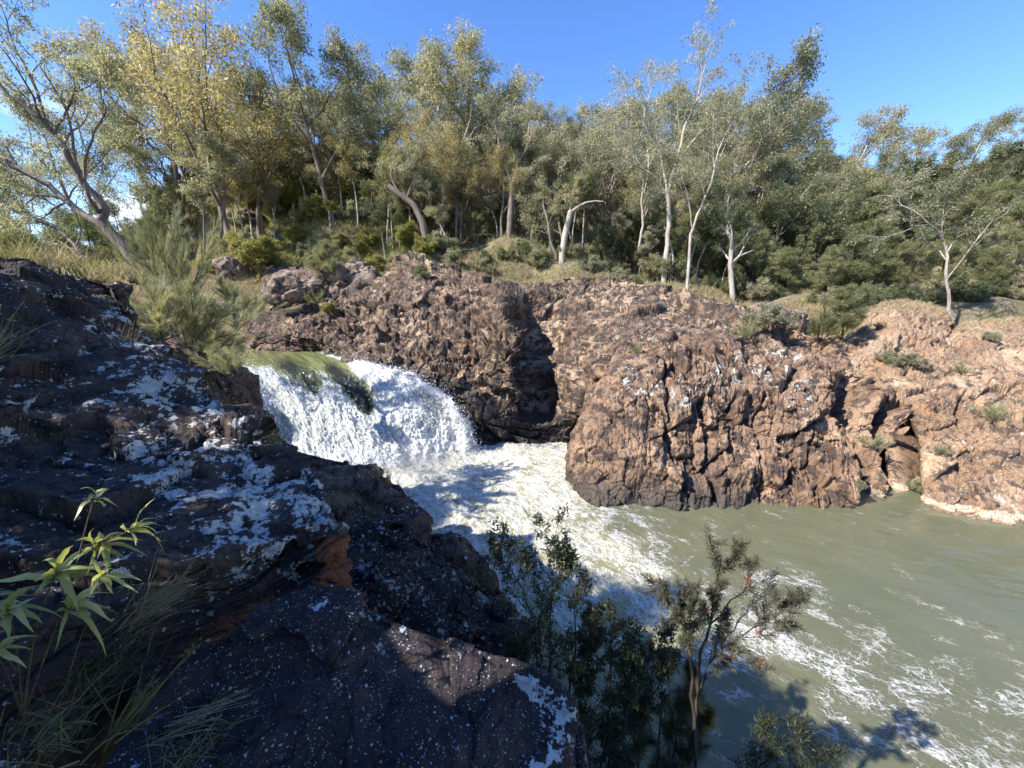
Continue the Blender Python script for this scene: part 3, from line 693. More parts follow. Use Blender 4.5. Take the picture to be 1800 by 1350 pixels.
rows = [[away(p, 1.6, -.3, .6, -2.6) for p in rows[0]], [away(p, .4, 0, 0, -.2) for p in rows[0]]] + rows
def near_attr(P):
    px, py = to_px(P)
    d, t = seg_dist(px, py, [(600, 900), (480, 900), (420, 800), (300, 720), (330, 640)])
    n = np.clip(ss(545, 565, px) * ss(930, 950, py) + 0.24 * ss(60, 260, d) + 0.4 * ss(1000, 1100, py), 0, 0.79 + 0.21 * ss(545, 565, px) * ss(930, 950, py))
    return {'nolichen': n, 'rust': np.clip(ss(545, 560, px) * ss(935, 955, py) + ss(70, 15, seg_dist(px, py, [(560, 1060), (440, 1120), (330, 1190)])[0]) * ss(1030, 1060, py), 0, 1)}
rock('lichen_boulder', rows, 820, 900, M['near'],
    [(RT(8, 22, 20, 1.9, 1.1, 0.45), 0.24, 0.16, 0.04, 0.015, None), ('b', RT(6, 24, 22, 0.9, 0.7, 0.17), 0.055, 0.03, 0.03, 0.03, None), (RT(8, 26, 25, 0.35, 0.3, 0.10), 0.022, 0.02, 0.008, 0.04, None), (RT(0, 30, 25, 0.10, 0.10, 0.04), 0.008, 0.010, 0.004, 0.1, None)],
    fine=(0.030, 4.5), low=(0.16, 0.6), seed=22, warp=0.2, nb=10,
    attrs=near_attr,
    label='huge dark boulder sloping across the near side, crusted with white lichen', cat='boulder')
f2 = [[(240, 1205, 2.2), (420, 1122, 2.42), (575, 1055, 2.65), (700, 1108, 2.62), (850, 1163, 2.5), (945, 1195, 2.42), (1000, 1245, 2.32)],
      [(230, 1240, 2.1), (420, 1160, 2.3), (572, 1090, 2.5), (698, 1135, 2.5), (845, 1188, 2.4), (935, 1225, 2.36), (1001, 1262, 2.28)],
      [(200, 1320, 1.9), (400, 1250, 2.1), (560, 1180, 2.27), (690, 1205, 2.28), (830, 1255, 2.2), (915, 1290, 2.18), (998, 1300, 2.2)],
      [(150, 1420, 1.6), (380, 1370, 1.78), (550, 1300, 1.95), (680, 1320, 1.95), (810, 1350, 1.93), (890, 1385, 1.93), (990, 1370, 2.05)],
      [(100, 1700, 1.25), (350, 1660, 1.35), (540, 1600, 1.45), (680, 1600, 1.45), (800, 1620, 1.5), (870, 1630, 1.55), (970, 1600, 1.75)]]
rows = [[D(*a) for a in r] for r in f2]
rows = wrap(rows, 0.5, -1.2)
rows = [[away(p, .5, 0, 0, -1.4) for p in rows[0]], [away(p, .12, 0, 0, -.06) for p in rows[0]]] + rows
rock('slab_boulder', rows, 820, 520, M['slab'],
    [(RT(20, -20, 30, 1.3, 1.1, 0.8), 0.05, 0.05, 0.006, 0.02, None), (RT(10, 30, 30, 0.3, 0.25, 0.2), 0.008, 0.012, 0.0, 0.06, None), (RT(10, 30, 30, 0.06, 0.06, 0.05), 0.003, 0.005, 0.001, 0.06, None)],
    fine=(0.012, 9), low=(0.03, 1.5), seed=27, warp=0.1, nb=5,
    attrs=lambda P: (lambda px, py: {'nolichen': 0.12 - 0.62 * np.exp(-(seg_dist(px, py, [(925, 1200), (995, 1250), (975, 1330), (900, 1400)])[0] / 24) ** 2) - 0.42 * np.exp(-(seg_dist(px, py, [(500, 1100), (575, 1058), (720, 1112), (925, 1200)])[0] / 10) ** 2) - 0.3 * np.exp(-(seg_dist(px, py, [(640, 1120), (690, 1170)])[0] / 12) ** 2)})(*to_px(P)),
    label='dark purplish slab rising to a point, frosted with grey lichen, white along its edge', cat='boulder')
def near_rock(name, tab, nu, nv, mat, seed, label, k=1.2, dz=-2.5, sc=1.0, lrs=None):
    rows = wrap([[D(*a) for a in r] for r in tab], k, dz)
    rows = [[away(p, k, 0, 0, dz) for p in rows[0]], [away(p, .2 * k, 0, 0, dz * .06) for p in rows[0]]] + rows
    rows.append([away(p, 0, 0, -.1, -2.0) for p in rows[-1]])
    return rock(name, rows, nu, nv, mat, lrs or [(RT(10, 20, 40, 0.9 * sc, 0.8 * sc, 0.5 * sc), 0.18 * sc, 0.2 * sc, 0.05 * sc, 0.03, None), (RT(10, 30, 30, 0.3 * sc, 0.3 * sc, 0.2 * sc), 0.05 * sc, 0.06 * sc, 0.02 * sc, 0.05, None)],
                fine=(0.03 * sc, 4), low=(0.12 * sc, 0.8), seed=seed, warp=0.15, label=label, cat='boulder')
near_rock('boulder', [[(470, 760, 9.4), (520, 796, 9.2), (580, 812, 9.2), (645, 832, 9.0), (702, 866, 8.7), (735, 905, 8.2), (750, 945, 7.8)],
                      [(470, 800, 8.5), (520, 822, 8.4), (580, 838, 8.3), (640, 855, 8.2), (695, 885, 8.0), (730, 925, 7.7), (750, 962, 7.4)],
                      [(465, 850, 8.2), (515, 865, 8.1), (575, 880, 8.0), (635, 895, 7.9), (690, 918, 7.8), (725, 950, 7.5), (750, 985, 7.3)],
                      [(460, 960, 7.6), (510, 970, 7.5), (575, 980, 7.4), (635, 990, 7.3), (690, 1000, 7.3), (730, 1010, 7.2), (752, 1030, 7.1)]],
          420, 320, M['brown'], 51, 'dark boulder with a sunlit brown top, in front of the foot of the falls')
near_rock('boulder', [[(735, 975, 8.0), (765, 950, 8.2), (808, 955, 8.1), (848, 985, 7.8), (872, 1030, 7.4), (884, 1070, 7.1)],
                      [(735, 1010, 7.6), (765, 985, 7.6), (805, 990, 7.6), (843, 1015, 7.4), (868, 1055, 7.2), (884, 1095, 7.0)],
                      [(735, 1090, 7.1), (770, 1085, 7.1), (810, 1085, 7.1), (845, 1095, 7.0), (870, 1120, 6.9), (888, 1150, 6.8)]],
          260, 220, M['brown'], 53, 'smooth black boulder at the edge of the foaming pool')
near_rock('boulder', [[(540, 900, 6.3), (600, 925, 6.2), (670, 930, 6.2), (742, 965, 6.2), (805, 1005, 6.0), (858, 1062, 5.7), (908, 1112, 5.3)],
                      [(540, 950, 5.6), (602, 965, 5.5), (672, 975, 5.5), (742, 1005, 5.5), (805, 1040, 5.4), (855, 1085, 5.2), (912, 1130, 5.0)],
                      [(540, 1040, 4.8), (602, 1045, 4.7), (680, 1055, 4.7), (750, 1085, 4.7), (812, 1115, 4.7), (865, 1145, 4.6), (920, 1170, 4.6)],
                      [(540, 1180, 4.1), (602, 1185, 4.1), (685, 1195, 4.1), (760, 1210, 4.1), (820, 1225, 4.1), (880, 1240, 4.1), (940, 1250, 4.1)]],
          520, 420, M['speck'], 55, 'black boulder speckled all over with small pale lichen spots', lrs=[(RT(10, 20, 40, 0.8, 0.7, 0.5), 0.16, 0.2, 0.05, 0.04, None), (RT(10, 30, 30, 0.2, 0.2, 0.15), 0.04, 0.05, 0.02, 0.08, None), (RT(10, 30, 30, 0.07, 0.07, 0.06), 0.015, 0.02, 0.008, 0.1, None)])
boulder('boulder', 1015, 1350, 2.75, 0.16, 0.75, 0.4, M['slab'], 57, 'narrow dark rock with lichen wedged beside the tip of the big slab', nu=160, nv=120, fine=(0.01, 12))
boulder('boulder', -20, 1400, 1.5, 0.28, 0.42, 0.3, M['slab'], 58, 'bit of dark rock poking in at the near bottom corner of the view', nu=160, nv=120, fine=(0.008, 14))
boulder('boulder', 395, 705, 14.5, 1.7, 3.0, 3.0, M['brown'], 59, 'reddish brown rock under the feathery bush beside the lip of the falls')
boulder('boulder', 415, 800, 11.0, 1.7, 2.6, 2.6, M['brown'], 60, 'dark rock behind the lichen boulder, next to the shaded side of the falls')
qx, qy, qz = D(240, 478, 17.5)
boulder('boulder', 240, 480, 17.5, 1.3, 1.3, 1, M['backrock'], 46, 'small pale rock at the foot of the big leaning tree')
# ---------------------------------------------------------------- water
def lace(s, vec, scale, warp=0.5, seed=0.0):
    """network of thin foam threads: 1 on a thread, 0 in a cell"""
    v = s.vmath('ADD', vec, (seed, seed, seed))
    w = s.vmath('SUBTRACT', s.ncol(v, scale * 0.9, 4), (0.5, 0.5, 0.5))
    v = s.vmath('ADD', v, s.vmath('MULTIPLY', w, (warp * 2 / scale,) * 3))
    return s.vor(v, scale, 'DISTANCE_TO_EDGE')
def water_mat():
    s = NT('pool_water')
    uv = s.attr('flow', 'Vector'); foam = s.attr('foam'); turb = s.attr('turb')
    e1 = lace(s, uv, 1.5, 1.0); e2 = lace(s, uv, 4.0, 0.9, 3.3); e3 = lace(s, uv, 9.5, 0.8, 7.1)
    n = s.noise(uv, 1.1, 6, 0.65); n2 = s.noise(uv, 6.0, 6, 0.7); n0 = s.noise(uv, 0.35, 3, 0.5)
    # thread masks whose width grows with the foam density
    wd = s.math('ADD', s.math('MULTIPLY', foam, 0.16), s.math('MULTIPLY', s.math('SUBTRACT', n, 0.60), 0.50))
    t1 = s.rng(s.math('SUBTRACT', e1, s.math('MULTIPLY', wd, 0.8)), 0.05, -0.01)
    t2 = s.rng(s.math('SUBTRACT', e2, wd), 0.06, -0.02)
    t3 = s.rng(s.math('SUBTRACT', e3, s.math('MULTIPLY', wd, 1.3)), 0.08, -0.04)
    m = s.math('MAXIMUM', s.math('MAXIMUM', t1, s.math('MULTIPLY', t2, 0.9)), s.math('MULTIPLY', t3, 0.75))
    gate = s.rng(s.math('ADD', foam, s.math('MULTIPLY', s.math('SUBTRACT', n, 0.5), 1.2)), 0.10, 0.42)
    m = s.math('MULTIPLY', m, gate)
    solid = s.rng(s.math('ADD', foam, s.math('MULTIPLY', s.math('SUBTRACT', n2, 0.5), 1.1)), 0.92, 1.25)
    m = s.math('MAXIMUM', m, solid)
    m = s.math('MULTIPLY', m, s.rng(foam, 0.05, 0.65, 0.55, 1.0))
    m = s.math('MULTIPLY', m, s.rng(s.noise(uv, 14.0, 4, 0.7), 0.34, 0.56, 0.35, 1.0))
    calm = s.mix(n0, (0.092, 0.099, 0.056), (0.142, 0.140, 0.082))
    body = s.mix(s.rng(turb, 0.0, 1.0), calm, s.mix(n, (0.27, 0.245, 0.11), (0.43, 0.40, 0.22)))
    col = s.mix(m, body, (0.72, 0.71, 0.66))
    h = s.math('ADD', s.math('MULTIPLY', m, 0.5), s.math('MULTIPLY', n2, s.math('MULTIPLY', turb, 1.2)))
    rip = s.noise(s.pos((0.35, 1.1, 1), src=uv), 2.6, 3, 0.5)
    rip2 = s.noise(uv, 9.0, 2, 0.5)
    h = s.math('ADD', h, s.math('ADD', s.math('MULTIPLY', rip, 0.16), s.math('MULTIPLY', rip2, 0.03)))
    rough = s.math('ADD', 0.07, s.math('MULTIPLY', m, 0.6))
    rough = s.math('ADD', rough, s.math('MULTIPLY', turb, 0.25))
    return s.done(s.bsdf(col, rough, s.bump(h, 0.12, 0.9), s.math('SUBTRACT', 0.5, s.math('MULTIPLY', m, 0.3)), **{'IOR': 1.33}))
M['pool'] = water_mat()
def fall_mat():
    s = NT('falling_water')
    uv = s.attr('flow', 'Vector'); white = s.attr('foam'); dark = s.attr('dark')
    st = s.noise(s.pos((1.0, 6.5, 1), src=uv), 1.0, 5, 0.6, 0.3)
    n1 = s.noise(s.pos((4.2, 3.2, 1), src=uv), 1.7, 8, 0.78, 0.6)
    n2 = s.noise(s.pos((4.0, 2.6, 1), src=uv), 5.0, 8, 0.8)
    v = s.vor(s.vmath('ADD', s.pos((1.6, 2.4, 1), src=uv), s.vmath('SCALE', s.ncol(uv, 4.0), (0, 0, 0))), 7.0, 'F1')
    k = s.math('ADD', s.math('MULTIPLY', n1, 0.5), s.math('ADD', s.math('MULTIPLY', st, 0.25), s.math('MULTIPLY', n2, 0.25)))
    m = s.rng(s.math('ADD', k, s.math('MULTIPLY', s.math('SUBTRACT', white, 0.62), 0.36)), 0.46, 0.61)
    green = s.mix(st, (0.10, 0.115, 0.045), (0.22, 0.235, 0.10))
    body = s.mix(s.rng(white, 0.3, 0.9), green, s.mix(n2, (0.22, 0.25, 0.21), (0.48, 0.50, 0.43)))
    body = s.mix(dark, body, (0.022, 0.026, 0.022))
    col = s.mix(m, body, (0.76, 0.77, 0.78))
    rough = s.math('ADD', 0.10, s.math('MULTIPLY', s.rng(white, 0.2, 0.7), 0.5))
    h = s.math('ADD', s.math('MULTIPLY', n1, 1.0), s.math('MULTIPLY', n2, 0.7))
    hm = s.math('MULTIPLY', h, s.math('ADD', 0.12, white))
    return s.done(s.bsdf(col, rough, s.bump(hm, 0.12), 0.5, **{'IOR': 1.33}))
M['fall'] = fall_mat()
sp = NT('spray_drops'); M['spray'] = sp.done(sp.bsdf((0.92, 0.93, 0.94), 0.4, None, 0.4))

# centreline of the current in the pool
cl = np.array([Z(a, b, 0)[:2] for a, b in [(560, 800), (760, 830), (900, 870), (1010, 960), (1130, 1050), (1270, 1120), (1450, 1180), (1700, 1260), (2100, 1380), (2600, 1500)]])
cl = cat_rom(cl, 120)
def flow_uv(x, y):
    best = np.full(x.shape, 1e9); u = np.zeros(x.shape); v = np.zeros(x.shape); L = 0.0
    for i in range(len(cl) - 1):
        a, b = cl[i], cl[i + 1]; ab = b - a; l = np.linalg.norm(ab); t = ab / l
        s_ = (x - a[0]) * t[0] + (y - a[1]) * t[1]; c = np.clip(s_, 0, l)
        d = np.hypot(x - a[0] - t[0] * c, y - a[1] - t[1] * c)
        sg = (x - a[0]) * t[1] - (y - a[1]) * t[0]
        m = d < best; best = np.where(m, d, best)
        u = np.where(m, L + s_, u); v = np.where(m, np.sign(sg) * d, v); L += l
    return u, v
# foam density and turbulence, given where they are in the pool
fctl = [(560, 830, 1, 1), (700, 840, 1, 1), (800, 815, 1, 1), (870, 800, 1, 1), (960, 790, .95, 1), (1000, 800, .9, 1), (740, 900, .95, .9), (840, 870, .95, 1), (940, 860, .85, 1), (990, 880, .85, .9),
        (800, 950, .8, .8), (900, 930, .75, .9), (985, 940, .8, .9), (1050, 915, .55, .5), (1075, 960, .75, .85), (1100, 925, .35, .1), (1200, 915, .10, 0), (900, 1010, .55, .8), (980, 1010, .65, .95), (1080, 1020, .65, 1), (1150, 1010, .6, .7), (1180, 980, .32, .05), (1250, 990, .12, 0),
        (920, 1090, .42, .7), (1000, 1090, .5, .85), (1100, 1100, .5, .8), (1180, 1080, .6, .85), (1230, 1070, .35, .15), (950, 1150, .2, .55), (1050, 1150, .25, .55), (1150, 1150, .35, .6), (1250, 1140, .6, .65), (1350, 1120, .6, .35), (1430, 1150, .5, .12),
        (1330, 1060, .40, .02), (1400, 1050, .3, 0), (1300, 1190, .3, .25), (1400, 1210, .3, .15), (1520, 1200, .42, .05), (1550, 1130, .25, 0), (1650, 1200, .40, 0), (1780, 1250, .36, 0), (1500, 1280, .28, .05), (1620, 1290, .34, 0), (1780, 1320, .25, 0),
        (1450, 1090, .2, 0), (1600, 1090, .12, 0), (1700, 1130, .2, 0), (1800, 1180, .2, 0), (1350, 950, .05, 0), (1500, 960, .0, 0), (1700, 960, .0, 0), (1500, 1020, .05, 0), (1700, 1050, .02, 0), (1900, 1050, 0, 0), (1300, 900, .05, 0), (1100, 900, .3, .05), (1170, 898, .2, 0),
        (1100, 1250, .1, .2), (1200, 1260, .12, .15), (1300, 1300, .12, .05), (1000, 1250, .08, .25), (1400, 1330, .06, 0), (1000, 1400, .0, .1), (1600, 1400, .1, 0), (2000, 1300, .25, 0)]
fpts = np.array([list(Z(a, b, 0)[:2]) + [c, d] for a, b, c, d in fctl])
def foam_at(x, y):
    num = np.zeros((2,) + x.shape); den = np.zeros(x.shape)
    for cx, cy, f, t in fpts:
        d2 = (x - cx) ** 2 + (y - cy) ** 2
        w = 1.0 / (d2 + 0.02) ** 1.8
        num[0] += w * f; num[1] += w * t; den += w
    return num[0] / den, num[1] / den
gx = np.concatenate([np.linspace(-22, -14.1, 60), np.linspace(-14, 8, 460), np.linspace(8.05, 20, 180), np.linspace(20.2, 60, 120)])
gy = np.concatenate([np.linspace(-14, 3, 60), np.linspace(3.06, 26.5, 480)])
X, Y = np.meshgrid(gx, gy); x, y = X.ravel(), Y.ravel()
fo, tu = foam_at(x, y); u, v = flow_uv(x, y)
P = np.stack([u * 0.8, v * 1.5, 0 * u], 1)
zz = tu * (0.10 * fbm(P * 0.8, 4, 201) + 0.10 * ridged(P * 1.7, 4, 202) * tu + 0.05 * fbm(P * 5, 3, 203)) + 0.012 * fbm(P * 1.2, 3, 204)
edge = np.array([np.array(Z(a, b, 0)[:2]) for a, b in [(560, 840), (660, 830), (740, 815), (835, 797), (900, 790)]])
d, t = seg_dist(x, y, edge)
zz += 0.35 * np.exp(-(d / 0.9) ** 2) * (0.6 + 0.6 * fbm(P * 1.2, 3, 205))
st_ = np.interp(tu, [0, 0.4, 1], [0.62, 0.8, 1.0])
o = link('pool', np_mesh('pool', np.stack([x, y, zz], 1), grid_faces(len(gy), len(gx)), M['pool'], uv=np.stack([u * 0.78, v * 1.12], 1), attrs={'foam': fo, 'turb': tu}))
tag(o, kind='structure')
# upper river
X, Y = np.meshgrid(np.linspace(-150, -9, 200), np.linspace(26, 70, 100)); P = np.stack([X.ravel(), Y.ravel(), 0 * X.ravel()], 1)
pc = P.copy(); pc[:, 2] = 5.43 + 0.02 * fbm(P * 0.8, 3, 210)
keep = None
Fq = grid_faces(100, 200)
cx = pc[Fq].mean(1)
dl, t = seg_dist(cx[:, 0], cx[:, 1], [tuple(Z(300, 622, 5.4)[:2]), tuple(Z(640, 622, 5.4)[:2])])
m = cx[:, 1] > np.interp(cx[:, 0], [-40, Z(360, 612, 5.43)[0], Z(560, 612, 5.43)[0], 0], [Z(360, 612, 5.43)[1]] * 2 + [Z(560, 612, 5.43)[1]] * 2)
o = link('upper_river', np_mesh('upper_river', pc, Fq[m], M['fall'], uv=np.stack([P[:, 1] * .25, P[:, 0] * .6], 1), attrs={'foam': 0 * P[:, 0] + 0.12, 'dark': 0 * P[:, 0] + 0.2}))
tag(o, kind='structure')

# the falls: rows run downstream, columns from the near stream to the far one
def row(ps): return [np.array(p) for p in ps]
W = [row([Z(a, 596, 5.46) for a in (340, 390, 432, 470, 500, 520, 538, 550, 560)]),
     row([Z(a, b, z) for a, b, z in [(350, 616, 5.42), (395, 615, 5.42), (440, 614, 5.42), (480, 613, 5.40), (512, 612, 5.38), (535, 612, 5.36), (556, 613, 5.36), (576, 615, 5.36), (598, 620, 5.35)]]),
     row([Z(a, b, z) for a, b, z in [(370, 640, 5.25), (415, 636, 5.25), (458, 634, 5.22), (500, 632, 5.15), (540, 630, 5.12), (575, 630, 5.12), (605, 630, 5.1), (640, 636, 5.05), (672, 644, 4.98)]]),
     row([Z(a, b, z) for a, b, z in [(405, 668, 4.9), (445, 655, 4.85), (487, 655, 4.75), (530, 658, 4.6), (572, 662, 4.5), (612, 660, 4.55), (655, 655, 4.65), (700, 657, 4.6), (740, 668, 4.5)]]),
     row([Z(a, b, z) for a, b, z in [(425, 710, 3.9), (468, 700, 3.6), (510, 702, 3.5), (552, 710, 3.3), (595, 715, 3.15), (636, 708, 3.2), (690, 698, 3.5), (740, 692, 3.7), (792, 702, 3.6)]]),
     row([Z(a, b, z) for a, b, z in [(445, 770, 2.3), (483, 760, 2.0), (528, 765, 1.9), (572, 768, 1.8), (618, 770, 1.7), (662, 765, 1.75), (715, 750, 2.0), (775, 738, 2.2), (822, 738, 2.3)]]),
     row([Z(a, b, z) for a, b, z in [(455, 850, .1), (500, 850, -.05), (548, 850, -.05), (592, 846, -.05), (640, 840, -.05), (690, 830, -.05), (742, 818, -.05), (795, 808, -.05), (838, 797, -.05)]]),
     ]
W.append([p + np.array((0.15, -0.6, -0.8)) for p in W[-1]])
G = lattice(W, 620, 520); N = -grid_normals(blur(G, 4)); N /= np.linalg.norm(N, axis=2, keepdims=True)
nv, nu = G.shape[:2]
vv, uu = np.meshgrid(np.linspace(0, 1, nv), np.linspace(0, 1, nu), indexing='ij')
vv, uu = vv.ravel(), uu.ravel(); P = G.reshape(-1, 3); N = N.reshape(-1, 3)
al = np.concatenate([np.zeros((1, nu)), np.cumsum(np.linalg.norm(np.diff(G, axis=0), axis=2), axis=0)]).ravel()
ac = np.concatenate([np.zeros((nv, 1)), np.cumsum(np.linalg.norm(np.diff(G, axis=1), axis=2), axis=1)], axis=1)
ac = (ac * 0 + np.linspace(0, 11.0, nu)[None]).ravel()
px, py = to_px(P)
uvw = np.stack([al * 0.55, ac * 1.1, 0 * al], 1)
wv = fbm(uvw * 1.5, 3, 301)
white = ss(0.30, 0.46, vv + 0.05 * wv) * 0.52 + 0.20
rightst = ss(0.62, 0.70, uu + 0.02 * wv)                 # the far stream is white from the start
white = np.maximum(white, rightst * ss(0.05, 0.30, vv) * 0.78)
white = white + 0.28 * ss(0.70, 0.9, vv)
white = white * (1 - 0.0 * uu)
d, t = seg_dist(px, py, [(500, 640), (530, 655), (550, 672)]); dk1 = np.exp(-(d / 14) ** 2) * 1.0
d, t = seg_dist(px, py, [(585, 645), (612, 668), (634, 695), (645, 720)]); dk2 = np.exp(-(d / np.interp(py, [640, 690, 730], [10, 15, 7])) ** 2) * 1.3
dark = np.clip(dk1 + dk2 + 0.12 * wv, 0, 1) * ss(0.2, 0.3, vv)
white = np.clip(white - 0.9 * np.clip(dk1 + dk2, 0, 1), 0.0, 1.15)
lump = ss(0.28, 0.5, vv) + 0.6 * rightst * ss(.15, .3, vv)
off = lump * (0.22 * fbm(uvw * (1.2, 1.4, 1), 4, 305) + 0.10 * np.abs(fbm(uvw * (3.4, 2.6, 1), 4, 306)) + 0.09 * fbm(uvw * (9, 7, 1), 4, 307, 0.75)) + 0.05 * fbm(uvw * (0.5, 2.5, 1), 3, 308) - 0.22 * np.clip(dk2, 0, 1)
P2 = P + N * off[:, None]
o = link('waterfall', np_mesh('waterfall', P2, grid_faces(nv, nu, True), M['fall'], uv=uvw[:, :2], attrs={'foam': white, 'dark': dark}))
tag(o, 'white waterfall pouring over a dark rock lip into the foaming pool', None, None, 'structure')
# spray thrown off the falls and the boil at their foot
rg = np.random.default_rng(5)
n = 60000
wgt = np.clip(white, 0, 1) ** 2 * lump * (0.4 + 1.2 * (uu > 0.93) + 1.0 * (uu < 0.13) + 0.8 * ss(.8, .95, vv)); wgt = wgt / wgt.sum()
idx = rg.choice(len(P2), n, p=wgt)
C = P2[idx] + N[idx] * (rg.exponential(0.12, n)[:, None]) + rg.normal(0, 0.06, (n, 3))
m_ = rg.random(n) < 0.25
C[m_] += np.stack([rg.normal(0.12, 0.2, m_.sum()), rg.normal(0, .15, m_.sum()), rg.exponential(.16, m_.sum())], 1)
C = C[C[:, 2] > 0.02]
n = len(C)
base = np.array([(1, 0, 0), (-1, 0, 0), (0, 1, 0), (0, -1, 0), (0, 0, 1), (0, 0, -1)], float)
bf = np.array([(0, 2, 4), (2, 1, 4), (1, 3, 4), (3, 0, 4), (2, 0, 5), (1, 2, 5), (3, 1, 5), (0, 3, 5)])
sz = rg.lognormal(math.log(0.0135), 0.45, n)
V = (C[:, None, :] + base[None] * sz[:, None, None] * rg.uniform(.6, 1.6, (n, 1, 3))).reshape(-1, 3)
Fc = (bf[None] + (np.arange(n) * 6)[:, None, None]).reshape(-1, 3)
o = link('spray', np_mesh('spray', V, Fc, M['spray'])); tag(o, 'white spray flying off the waterfall', 'spray', None, 'stuff')
# mist hanging at the foot of the falls
mm = NT('mist'); mv = mm.t.nodes.new('ShaderNodeVolumePrincipled')
mp = mm.t.nodes.new('ShaderNodeTexCoord').outputs['Object']
ln = mm.t.nodes.new('ShaderNodeVectorMath'); ln.operation = 'LENGTH'; mm.t.links.new(mp, ln.inputs[0])
dn = mm.math('MULTIPLY', mm.rng(ln.outputs['Value'], 1.0, 0.15), mm.rng(mm.noise(mp, 2.2, 4, 0.6), 0.35, 0.7))
mm.set(mv.inputs['Density'], mm.math('MULTIPLY', dn, 0.9)); mv.inputs['Color'].default_value = (.95, .97, 1, 1); mv.inputs['Anisotropy'].default_value = 0.3
mm.t.links.new(mv.outputs[0], mm.out.inputs['Volume'])
un, vn = np.meshgrid(np.linspace(0, 2 * math.pi, 33), np.linspace(.001, math.pi - .001, 17))
sp_ = np.stack([np.cos(un) * np.sin(vn), np.sin(un) * np.sin(vn), np.cos(vn)], 2).reshape(-1, 3)
o = link('mist', np_mesh('mist', sp_, grid_faces(17, 33, True), mm.m)); o.location = Z(690, 822, 0) + (0, -.3, .2); o.scale = (5.6, 2.2, 1.7); o.rotation_euler = (0, 0, R(25)); tag(o, kind='stuff')
# ---------------------------------------------------------------- plant building
def tubes(polys):
    """list of (points, radii, sides) -> vertices, quads"""
    Vs, Fs, n0 = [], [], 0
    for pts, rad, k in polys:
        pts = np.asarray(pts, float); rad = np.asarray(rad, float); n = len(pts)
        t = np.gradient(pts, axis=0); t /= np.maximum(np.linalg.norm(t, axis=1, keepdims=True), 1e-9)
        ref = np.array((0.31, 0.95, 0.05)) if abs(t[0][2]) > 0.6 else np.array((0.05, 0.1, 1.0))
        a = np.cross(t, ref); a /= np.maximum(np.linalg.norm(a, axis=1, keepdims=True), 1e-9); b = np.cross(t, a)
        an = np.linspace(0, 2 * math.pi, k, endpoint=False)
        ring = pts[:, None] + rad[:, None, None] * (a[:, None] * np.cos(an)[None, :, None] + b[:, None] * np.sin(an)[None, :, None])
        Vs.append(ring.reshape(-1, 3))
        i = np.arange(n - 1)[:, None] * k; j = np.arange(k)[None]; j2 = (j + 1) % k
        Fs.append(np.stack([i + j, i + j2, i + k + j2, i + k + j], 2).reshape(-1, 4) + n0); n0 += n * k
    return np.concatenate(Vs), np.concatenate(Fs)
def leaf_quads(C, A, L, W, tone, rg, mid=0.45):
    """one folded diamond per leaf: C start, A direction, L length, W width"""
    n = len(C)
    b = np.cross(A, rg.normal(size=(n, 3))); b /= np.maximum(np.linalg.norm(b, axis=1, keepdims=True), 1e-9)
    L = np.broadcast_to(np.asarray(L, float), (n,))[:, None]; W = np.broadcast_to(np.asarray(W, float), (n,))[:, None]
    V = np.stack([C, C + A * L * mid + b * W / 2, C + A * L, C + A * L * mid - b * W / 2], 1)
    Fc = np.arange(4 * n).reshape(-1, 4)
    return V.reshape(-1, 3), Fc, np.repeat(tone, 4)
def unit(v): return v / np.maximum(np.linalg.norm(v, axis=-1, keepdims=True), 1e-9)
